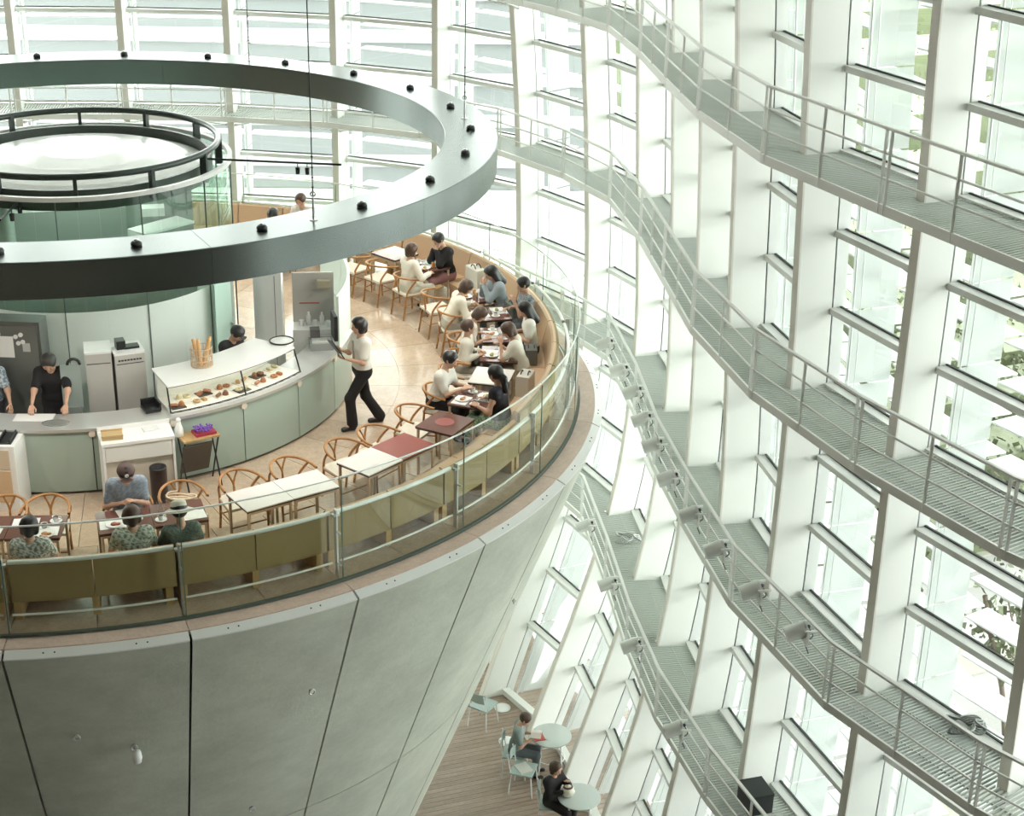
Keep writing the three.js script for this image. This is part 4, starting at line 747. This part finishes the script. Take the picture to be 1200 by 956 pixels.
// prims: [ax,ay,az, bx,by,bz, ra, rb]
const cap = (a, b, ra, rb = ra) => [a.x, a.y, a.z, b.x, b.y, b.z, ra, rb];
function field(prims, k = 0.03, grow = 0) {
  return (x, y, z) => {
    let d = 9;
    for (const p of prims) { const bx = p[3] - p[0], by = p[4] - p[1], bz = p[5] - p[2], px = x - p[0], py = y - p[1], pz = z - p[2], L = bx * bx + by * by + bz * bz; let t = L ? (px * bx + py * by + pz * bz) / L : 0; t = t < 0 ? 0 : t > 1 ? 1 : t; const qx = px - t * bx, qy = py - t * by, qz = pz - t * bz; d = smin(d, Math.sqrt(qx * qx + qy * qy + qz * qz) - (p[6] + t * (p[7] - p[6])) - grow, k); }
    return d;
  };
}
function bounds(prims, pad) { const lo = V(9, 9, 9), hi = V(-9, -9, -9); for (const p of prims) for (const [o, r] of [[0, p[6]], [3, p[7]]]) { const q = V(p[o], p[o + 1], p[o + 2]); lo.min(q.clone().subScalar(r + pad)); hi.max(q.clone().addScalar(r + pad)); } return [lo, hi]; }
const solid = (prims, c, k, grow = 0) => { const [lo, hi] = bounds(prims, grow + 2.5 * c); return netMesh(field(prims, k, grow), lo, hi, c); };
function elbow(s, h, l1, l2, out) { // two bone reach
  const d = h.clone().sub(s); let L = d.length(); const max = (l1 + l2) * 0.985; if (L > max) { d.multiplyScalar(max / L); L = max; h.copy(s).add(d); }
  const u = d.clone().normalize(), x = (l1 * l1 - l2 * l2 + L * L) / (2 * L), w = Math.sqrt(Math.max(0, l1 * l1 - x * x)), o = out.clone().addScaledVector(u, -out.dot(u)).normalize();
  return s.clone().addScaledVector(u, x).addScaledVector(o, w);
}
function handPrims(e, w, palmTo, left) { // fingers leave the palm end, the thumb its side
  const f = w.clone().sub(e).normalize(), n = palmTo.clone().addScaledVector(f, -palmTo.dot(f)).normalize(), s = f.clone().cross(n).multiplyScalar(left ? 1 : -1), P0 = (a, b, c) => w.clone().addScaledVector(f, a).addScaledVector(s, b).addScaledVector(n, c), out = [];
  for (const b of [-0.028, -0.01, 0.01, 0.028]) out.push(cap(P0(0.01, b * 0.7, 0), P0(0.08, b, 0.004), 0.013, 0.011));
  [[-0.03, 0.03], [-0.01, 0.036], [0.01, 0.034], [0.03, 0.026]].forEach(([b, L]) => { const q0 = P0(0.083, b, 0.004), q1 = P0(0.083 + L * 0.9, b * 1.05, 0.004 + L * 0.5), q2 = P0(0.083 + L * 1.3, b * 1.05, 0.004 + L * 1.25); out.push(cap(q0, q1, 0.0095, 0.0085), cap(q1, q2, 0.0085, 0.007)); });
  const t0 = P0(0.025, -0.03, 0.004), t1 = P0(0.055, -0.055, 0.02), t2 = P0(0.082, -0.055, 0.032); out.push(cap(t0, t1, 0.012, 0.01), cap(t1, t2, 0.01, 0.008));
  return out;
}
const skinTone = mat(0.56, 0.34, 0.24, 0.5), hairTone = { black: mat(0.012, 0.011, 0.011, 0.4), brown: mat(0.06, 0.03, 0.018, 0.45), grey: mat(0.03, 0.027, 0.025, 0.5) };
const eyeM = mat(0.03, 0.02, 0.015, 0.3), lipM = mat(0.35, 0.12, 0.1, 0.5), shoeM = mat(0.02, 0.02, 0.02, 0.35);
function person(o) {
  const sc = o.size ?? 1, g = thing('person', o.label, 'person', o.pos, o.face, o.group); g.scale.setScalar(sc);
  const seat = o.seat ?? 0.46, lean = o.lean ?? 0.15, J = {};
  const up = V(0, Math.cos(lean), Math.sin(lean)), fw = V(0, -Math.sin(lean), Math.cos(lean)), at3 = (h, x = 0, f = 0) => J.pel.clone().addScaledVector(up, h).addScaledVector(fw, f).add(V(x, 0, 0));
  J.pel = o.stand ? V(0, 0.93, 0) : V(0, seat + 0.1, 0); if (o.stand && o.hip) J.pel.copy(o.hip);
  J.neck = at3(0.5, 0, -0.015);
  const hp = o.nod ?? 0.2, hy = o.turn ?? 0, headUp = V(0, Math.cos(lean * 0.6 + hp), Math.sin(lean * 0.6 + hp)), headFw = V(0, -Math.sin(lean * 0.6 + hp), Math.cos(lean * 0.6 + hp)).applyAxisAngle(headUp, hy), headX = headUp.clone().cross(headFw);
  const hc = J.neck.clone().addScaledVector(headUp, 0.155).add(V(0, 0, 0.02)), hd = (x, y, z) => hc.clone().addScaledVector(headX, x).addScaledVector(headUp, y).addScaledVector(headFw, z);
  const arms = [], sleeves = [], hands = [], handSets = [];
  for (const s of [1, -1]) {
    const sh = at3(0.44, s * 0.165, -0.01), hnd = (s > 0 ? o.L : o.R)?.clone() ?? (o.stand ? V(s * 0.24, 0.82, 0.08) : V(s * 0.14, seat + 0.2, 0.3));
    const wr = hnd.clone(), e = elbow(sh, wr, 0.275, 0.245, V(s * 0.6, -0.8, -0.5));
    arms.push(cap(sh, e, 0.046, 0.036), cap(e, wr, 0.036, 0.024)); hands.push([e, wr]);
    sleeves.push(cap(at3(0.445, s * 0.12, -0.01), sh, 0.06, 0.056), cap(sh, o.sleeve === 'none' ? sh.clone().lerp(e, 0.12) : o.sleeve === 'long' ? e : sh.clone().lerp(e, 0.72), 0.056, o.sleeve === 'long' ? 0.044 : 0.05)); if (o.sleeve === 'long') sleeves.push(cap(e, e.clone().lerp(wr, 0.93), 0.043, 0.034));
    handSets.push(handPrims(e, wr, o.palm ?? V(-s * 0.4, -0.6, 0.2), s > 0));
  }
  const torso = [cap(at3(0.0, -0.07), at3(0.0, 0.07), 0.105, 0.105), cap(at3(0.1, -0.05), at3(0.1, 0.05), 0.098), cap(at3(0.22, -0.06, 0.005), at3(0.22, 0.06, 0.005), 0.095), cap(at3(0.34, -0.085, 0.01), at3(0.34, 0.085, 0.01), 0.1), cap(at3(0.43, -0.12, -0.01), at3(0.43, 0.12, -0.01), 0.062)];
  const neck = [cap(at3(0.44, 0, -0.01), hd(0, -0.09, -0.015), 0.056, 0.05)];
  const legs = [], pant = [], shoes = [];
  for (const s of [1, -1]) {
    const F = o.stand ? (s > 0 ? o.footL : o.footR) ?? V(s * 0.1, 0, 0) : V(s * (o.kneeX ?? 0.1), 0, o.shin ?? 0.4), hip = J.pel.clone().add(V(s * 0.085, -0.03, 0.0)), an = F.clone().add(V(0, 0.085, -0.03));
    const kn = o.stand ? elbow(hip, an, 0.43, 0.42, V(0, 0, 1)) : V(s * (o.kneeX ?? 0.1), seat + 0.03, 0.41);
    legs.push(cap(hip, kn, 0.078, 0.052), cap(kn, an, 0.05, 0.034)); const toe = F.clone().add(V(s * 0.015, 0.035, 0.12));
    legs.push(cap(an, toe, 0.034, 0.026)); shoes.push(cap(F.clone().add(V(0, 0.038, -0.05)), toe, 0.04, 0.034));
    pant.push(cap(hip, kn, 0.088, 0.068)); if (o.legwear !== 'skirt' && o.legwear !== 'shorts') pant.push(cap(kn, an.clone().add(V(0, 0.01, 0)), 0.066, o.flare ?? 0.055));
  }
  if (o.legwear === 'skirt') { const mid = J.pel.clone().add(V(0, -0.02, 0.2)), kz = V(0, seat + 0.03, 0.42); pant.push(cap(mid.clone().add(V(-0.07, 0, 0)), mid.clone().add(V(0.07, 0, 0)), 0.1), cap(kz.clone().add(V(-0.1, 0, 0)), kz.clone().add(V(0.1, 0, 0)), 0.078), cap(kz.clone().add(V(-0.1, -0.16, 0)), kz.clone().add(V(0.1, -0.16, 0)), 0.07)); }
  pant.push(cap(at3(-0.01, -0.075), at3(-0.01, 0.075), 0.112), cap(at3(0.06, -0.06), at3(0.06, 0.06), 0.104));
  const body = [...torso, ...neck, ...arms, ...legs];
  const headP = [cap(hd(0, 0.035, -0.02), hd(0, 0.03, 0.012), 0.088, 0.08), cap(hd(0, -0.03, 0.02), hd(0, -0.075, 0.045), 0.062, 0.04), cap(hd(-0.03, -0.02, 0.04), hd(0.03, -0.02, 0.04), 0.045), cap(hd(0, 0.0, 0.092), hd(0, -0.03, 0.102), 0.009, 0.014), cap(hd(0.085, -0.01, -0.005), hd(0.088, 0.015, -0.012), 0.012, 0.016), cap(hd(-0.085, -0.01, -0.005), hd(-0.088, 0.015, -0.012), 0.012, 0.016), cap(at3(0.5, 0, -0.01), hd(0, -0.09, -0.015), 0.05, 0.05)];
  part('body', merge([solid(body, 0.02, 0.05), solid(headP, 0.0095, 0.028), ...handSets.map(h => solid(h, 0.0055, 0.008))]), o.skin ?? skinTone, g);
  part('eyes', [-1, 1].map(s => { const p = hd(s * 0.031, 0.012, 0.083); return new THREE.SphereGeometry(0.009, 8, 6).translate(p.x, p.y, p.z); }), eyeM, g);
  { const p = hd(0, -0.056, 0.083); part('mouth', rod(hd(-0.018, -0.056, 0.08), hd(0.018, -0.056, 0.08), 0.006, 6), lipM, g); }
  const cloth = (name, prims, spec, grow, k = 0.05) => {
    const geo = solid(prims, 0.018, k, grow);
    if (Array.isArray(spec)) { const [c0, c1, c2] = spec, n = geo.attributes.position.count, col = new Float32Array(n * 3), ps = geo.attributes.position; for (let q = 0; q < n; q++) { const v = Math.sin(ps.getX(q) * 95 + Math.sin(ps.getY(q) * 80) * 2) + Math.sin(ps.getY(q) * 110 + ps.getZ(q) * 70) + rnd(-0.7, 0.7), c = v > 0.7 ? c1 : v < -0.9 ? (c2 ?? c1) : c0; col.set(c, q * 3); } geo.setAttribute('color', new THREE.BufferAttribute(col, 3)); spec = new THREE.MeshStandardMaterial({ roughness: 0.85, vertexColors: true }); }
    return part(name, geo, spec, g);
  };
  const wear = (c) => Array.isArray(c[0]) ? c : mat(...c, 0.85);
  cloth(o.topName ?? 'shirt', [...torso.slice(1), ...sleeves, cap(at3(0.05, -0.07), at3(0.05, 0.07), 0.104)], wear(o.top), 0.012);
  cloth(o.legwear === 'skirt' ? 'skirt' : 'trousers', pant, wear(o.bottom ?? [0.05, 0.05, 0.055]), 0.006, 0.04);
  part('shoes', solid(shoes, 0.016, 0.03, 0.004), o.shoe ?? shoeM, g);
  // hair: a shell round the skull, open over the face
  const hm = hairTone[o.hair ?? 'black'], style = o.style ?? 'short', hp2 = [cap(hd(0, 0.035, -0.025), hd(0, 0.04, 0.0), 0.088, 0.086)];
  if (style === 'bob') hp2.push(cap(hd(-0.06, 0, -0.03), hd(-0.065, -0.06, -0.015), 0.042, 0.03), cap(hd(0.06, 0, -0.03), hd(0.065, -0.06, -0.015), 0.042, 0.03), cap(hd(0, 0, -0.06), hd(0, -0.07, -0.06), 0.055, 0.045));
  if (style === 'long') hp2.push(cap(hd(0, 0, -0.055), hd(0, -0.24, -0.11), 0.07, 0.05), cap(hd(-0.055, 0, -0.03), hd(-0.06, -0.16, -0.04), 0.045, 0.035), cap(hd(0.055, 0, -0.03), hd(0.06, -0.16, -0.04), 0.045, 0.035));
  if (style === 'tail') hp2.push(cap(hd(0, 0.0, -0.09), hd(0, -0.06, -0.13), 0.03, 0.036), cap(hd(0, -0.06, -0.13), hd(0, -0.24, -0.13), 0.038, 0.022));
  if (!o.bald) { const hf = field(hp2, 0.03, 0.014), fa = hd(0, -0.045, 0.09), fb = hd(0, style === 'short' ? 0.01 : 0.005, 0.1), face = field([cap(fa, fb, 0.072)], 0.01); const [lo, hi] = bounds(hp2, 0.05); part('hair', netMesh((x, y, z) => Math.max(hf(x, y, z), -face(x, y, z)), lo, hi, 0.0095), hm, g); }
  if (o.hat) { const q = new THREE.Quaternion().setFromRotationMatrix(new THREE.Matrix4().makeBasis(headX, headUp, headFw)), h = new THREE.Group(); h.name = 'hat'; h.position.copy(hd(0, 0.055, -0.01)); h.quaternion.copy(q); g.add(h);
    if (o.hat.brim) { part('hat_crown', lathe([[0, 0.1], [0.05, 0.1], [0.09, 0.08], [0.105, 0.0], [0.1, 0.0], [0.085, 0.07], [0, 0.09]], 24), o.hat.m, h); part('hat_brim', lathe([[0.1, 0.004], [0.18, -0.03], [0.182, -0.036], [0.1, -0.004]], 28), o.hat.m, h); part('hat_band', lathe([[0.106, 0.0], [0.104, 0.03], [0.1, 0.03], [0.102, 0]], 24), o.hat.band, h); }
    else { part('cap_crown', lathe([[0, 0.085], [0.05, 0.08], [0.095, 0.045], [0.107, -0.01], [0.103, -0.01], [0, 0.07]], 24), o.hat.m, h); const v = new THREE.CylinderGeometry(0.1, 0.1, 0.008, 20, 1, false, -0.9, 1.8); v.scale(0.95, 1, 0.9); v.translate(0, -0.008, 0.075); part('cap_peak', v, o.hat.m, h); if (o.hat.badge) part('badge', new THREE.CylinderGeometry(0.024, 0.024, 0.008, 14).rotateX(Math.PI / 2 - 0.3).translate(0, 0.035, 0.1), M.white, h); } }
  for (const f of o.extra ?? []) f(g, { at3, hd, J, hands });
  return g;
}
const sitOut = (a, r = 5.64) => { const p = P(r, a); return { pos: [p.x, 0, p.z], face: a * D2R }; };
const sitIn = (a, r = 6.66) => { const p = P(r, a); return { pos: [p.x, 0, p.z], face: a * D2R + Math.PI }; };
const tableHands = (z = 0.34, y = 0.775, x = 0.14) => ({ L: V(x, y, z), R: V(-x, y, z) });
const paleC = [0.66, 0.66, 0.6];
person({ ...sitIn(8.6, 6.8), seat: 0.37, lean: -0.04, size: 0.95, label: 'black haired person in a white floral shirt on the banquette', top: [[0.72, 0.73, 0.7], [0.2, 0.24, 0.2]], style: 'bob', nod: 0.35, ...tableHands(0.3) });
person({ ...sitIn(18, 6.78), seat: 0.38, lean: -0.02, size: 0.96, label: 'brown haired person in a grey green leafy shirt on the banquette', top: [[0.6, 0.63, 0.56], [0.12, 0.17, 0.13], [0.3, 0.36, 0.28]], hair: 'brown', style: 'bob', nod: 0.2, ...tableHands(0.28) });
person({ ...sitIn(22.5, 6.8), seat: 0.38, lean: -0.02, size: 0.93, label: 'person in a pale straw hat and dark green shirt on the banquette', top: [[0.07, 0.1, 0.085], [0.14, 0.17, 0.14]], hat: { brim: true, m: mat(0.6, 0.6, 0.5, 0.8), band: mat(0.06, 0.065, 0.05, 0.7) }, nod: 0.3, ...tableHands(0.28) });
person({ ...sitOut(18.2), label: 'person in a brown cap and blue checked shirt on a wishbone chair', top: [[0.2, 0.25, 0.32], [0.3, 0.34, 0.38]], hat: { m: mat(0.1, 0.065, 0.06, 0.7), badge: true }, nod: 0.5, lean: 0.2, L: V(0.06, 0.86, 0.3), R: V(-0.1, 0.84, 0.28), bottom: [0.03, 0.03, 0.035] });
person({ ...sitOut(72.4, 5.52), label: 'man in a white short sleeved shirt and black trousers at a cafe table', top: [0.74, 0.73, 0.68], nod: 0.2, lean: 0.3, L: V(0.08, 0.8, 0.42), R: V(-0.06, 0.8, 0.42), bottom: [0.012, 0.012, 0.014] });
person({ ...sitIn(69.5, 6.62), label: 'woman in a black top with a dark ponytail on the banquette', top: [0.015, 0.015, 0.025], sleeve: 'none', style: 'tail', nod: 0.15, turn: -0.3, lean: 0.12, ...tableHands(0.3, 0.77, 0.16), legwear: 'skirt', bottom: [[0.35, 0.45, 0.3], [0.1, 0.2, 0.12]] });
person({ ...sitOut(87, 5.6), size: 0.94, label: 'woman in cream holding a dark handbag on her lap', top: [0.72, 0.68, 0.6], hair: 'brown', style: 'short', nod: -0.1, turn: 0.4, L: V(0.06, 0.8, 0.26), R: V(-0.1, 0.78, 0.24), bottom: [0.4, 0.38, 0.33], sleeve: 'long',
  extra: [(g) => { const b = new THREE.SphereGeometry(0.15, 18, 12).scale(1.1, 0.75, 0.8).translate(0, 0.7, 0.24); part('handbag', b, mat(0.06, 0.065, 0.06, 0.6), g); part('bag_strap', new THREE.TorusGeometry(0.1, 0.01, 6, 18, Math.PI).translate(0, 0.79, 0.24), mat(0.6, 0.58, 0.5, 0.6), g); }] });
person({ ...sitOut(94.2, 5.58), size: 0.94, label: 'woman with bowed dark head in beige beside the handbag', top: [0.66, 0.58, 0.5], style: 'bob', hair: 'brown', nod: 0.5, lean: 0.35, ...tableHands(0.36) });
person({ ...sitOut(106, 5.5), size: 0.97, label: 'woman in cream leaning far over the table with orange juice', top: [0.74, 0.69, 0.58], sleeve: 'long', style: 'bob', hair: 'brown', nod: 0.3, lean: 0.45, L: V(0.2, 0.78, 0.44), R: V(-0.16, 0.78, 0.46), bottom: [0.45, 0.42, 0.36] });
person({ ...sitOut(125.5, 5.55), size: 0.97, label: 'brown haired woman in a pale cardigan facing the woman in black', top: [0.76, 0.72, 0.64], sleeve: 'long', style: 'bob', hair: 'brown', nod: 0.1, lean: 0.1, ...tableHands(0.36), bottom: [0.6, 0.58, 0.5] });
person({ ...sitIn(127.5, 6.5), label: 'woman in a black cardigan with both hands at her mouth', top: [0.015, 0.015, 0.018], sleeve: 'long', style: 'short', nod: 0.45, lean: 0.2, L: V(0.05, 1.02, 0.26), R: V(-0.05, 1.02, 0.26), palm: V(0, 0.2, -1), bottom: [0.3, 0.15, 0.15], legwear: 'skirt' });
person({ ...sitIn(109.8, 6.56), label: 'woman with long dark hair in a grey denim jacket lifting a cup', top: [0.32, 0.38, 0.42], sleeve: 'long', style: 'long', nod: 0.3, lean: 0.32, L: V(0.04, 0.98, 0.36), R: V(-0.06, 0.98, 0.36), palm: V(0, 0.2, -1), bottom: [0.12, 0.15, 0.14] });
person({ ...sitIn(103, 6.72), label: 'dark haired man in a dark patterned shirt with a hand at his face', top: [[0.1, 0.12, 0.14], [0.28, 0.32, 0.34]], nod: 0.25, lean: 0.05, L: V(0.06, 0.96, 0.22), R: V(-0.16, 0.78, 0.25), bottom: [0.1, 0.11, 0.12] });
person({ ...sitIn(94.8, 6.66), size: 0.95, label: 'black haired woman in a white blouse on the banquette', top: [0.74, 0.74, 0.68], style: 'long', nod: 0.3, ...tableHands(0.3), bottom: [0.05, 0.05, 0.055] });
person({ ...sitIn(86.4, 6.5), size: 0.97, label: 'brown haired woman in a white top and khaki skirt bending to her food', top: [0.7, 0.68, 0.6], style: 'bob', hair: 'brown', nod: 0.35, lean: 0.3, L: V(0.07, 0.98, 0.34), R: V(-0.1, 0.9, 0.36), bottom: [0.42, 0.38, 0.3], legwear: 'skirt' });
person({ ...sitIn(159, 6.62), label: 'brown haired person in white beyond the hanging ring, head above the banquette', top: [0.74, 0.72, 0.66], hair: 'brown', style: 'short', nod: 0.3, ...tableHands(0.3), group: undefined });
person({ ...sitOut(160.5, 5.6), size: 0.93, label: 'dark haired person half hidden by the far side of the hanging ring', top: [0.35, 0.42, 0.36], style: 'bob', nod: 0.2, ...tableHands(0.34) });
chair(CR, 160.5, 'wishbone chair under the person half hidden by the hanging ring'); table(160, 'table half hidden beyond the hanging ring');
// waiter walking past the counter
{
  const fl = at(411, 504, 0), fr = at(443, 494, 0), mid = fl.clone().add(fr).multiplyScalar(0.5), face = -62 * D2R, loc = p => p.clone().sub(mid).applyAxisAngle(V(0, 1, 0), -face);
  const a = loc(fl), b = loc(fr), footL = a.x > b.x ? a : b, footR = a.x > b.x ? b : a;
  person({ pos: [mid.x, 0, mid.z], face, stand: true, size: 1.0, hip: V(0, 0.9, 0.02), footL, footR, label: 'waiter in a white shirt, grey tie and black trousers walking with a black folder', top: [0.7, 0.68, 0.62], bottom: [0.012, 0.012, 0.013], flare: 0.075, lean: 0.03, nod: 0.1, turn: -0.15, style: 'bob', L: V(0.1, 1.13, 0.3), R: V(-0.08, 1.2, 0.3), palm: V(0, 0.6, -0.2),
    extra: [(g, k) => { const t = k.at3(0.42, 0, 0.075); part('tie', [box(0.05, 0.3, 0.012).rotateX(0.03).translate(t.x, t.y - 0.12, t.z + 0.04)], mat(0.35, 0.33, 0.28, 0.7), g); const b2 = k.at3(0.03); part('apron_belt', lathe([[0.135, 0], [0.14, 0.05], [0.13, 0.05], [0.128, 0]], 24).scale(1.25, 1, 0.85).translate(b2.x, b2.y + 0.02, b2.z), M.black, g); }] });
  const f = V(0, 1.25, 0.4).applyAxisAngle(V(0, 1, 0), face).add(mid), fd = thing('order_folder', 'open black folder in the hands of the waiter', 'folder', [f.x, f.y, f.z], face);
  for (const s of [-1, 1]) part('cover', box(0.17, 0.014, 0.25).rotateX(-1.0).rotateZ(-s * 0.25).translate(s * 0.072, 0.018, 0), M.black, fd);
}
{ let p = P(2.86, 4.6); person({ pos: [p.x, 0, p.z], face: 0.08, stand: true, size: 1.0, label: 'man in a black polo shirt leaning on the counter with both hands', top: [0.012, 0.012, 0.014], bottom: [0.02, 0.02, 0.022], lean: 0.2, nod: 0.6, hair: 'grey', L: V(0.24, 0.99, 0.56), R: V(-0.22, 0.99, 0.56), palm: V(0, -1, 0) });
  p = P(2.66, 58); person({ pos: [p.x, 0, p.z], face: 58 * D2R, stand: true, size: 0.93, label: 'staff member in a black cap bending behind the pastry case', top: [0.02, 0.02, 0.022], bottom: [0.02, 0.02, 0.022], lean: 0.3, nod: 0.5, hat: { m: M.black }, L: V(0.12, 0.98, 0.34), R: V(-0.12, 0.98, 0.34) });
  p = P(2.98, -12.5); person({ pos: [p.x, 0, p.z], face: 0.5, stand: true, size: 0.97, label: 'person in a blue white patterned top at the left end of the counter', top: [[0.5, 0.56, 0.6], [0.15, 0.22, 0.28]], bottom: [0.05, 0.05, 0.06], lean: 0.15, nod: 0.35, hair: 'brown', style: 'bob', L: V(0.2, 1.0, 0.4), R: V(-0.2, 1.0, 0.4) }); }
person({ pos: [0.2, FLOOR, -23.55], face: 1.45, label: 'reader in a grey vest over a white shirt at the round lobby table', top: [0.2, 0.25, 0.24], sleeve: 'short', nod: 0.5, lean: 0.15, L: V(0.08, 0.84, 0.3), R: V(-0.08, 0.84, 0.3), bottom: [0.1, 0.12, 0.13], hair: 'brown' });
single('open_book', [box(0.13, 0.01, 0.19).rotateZ(0.2).translate(-0.065, 0, 0), box(0.13, 0.01, 0.19).rotateZ(-0.2).translate(0.065, 0, 0)], mat(0.7, 0.62, 0.58, 0.7), 'open book in the hands of the reader in a grey vest', 'book', [0.58, FLOOR + 0.9, -23.5], 1.45);
person({ pos: [0.85, FLOOR, -22.1], face: 0.9, label: 'woman in black with brown hair seated at the lobby table with the white bag', top: [0.014, 0.012, 0.013], sleeve: 'long', style: 'bob', hair: 'brown', nod: 0.2, lean: 0.05, L: V(0.1, 0.98, 0.26), R: V(-0.05, 0.84, 0.26), bottom: [0.014, 0.012, 0.013] });
renderer.render(scene, camera);
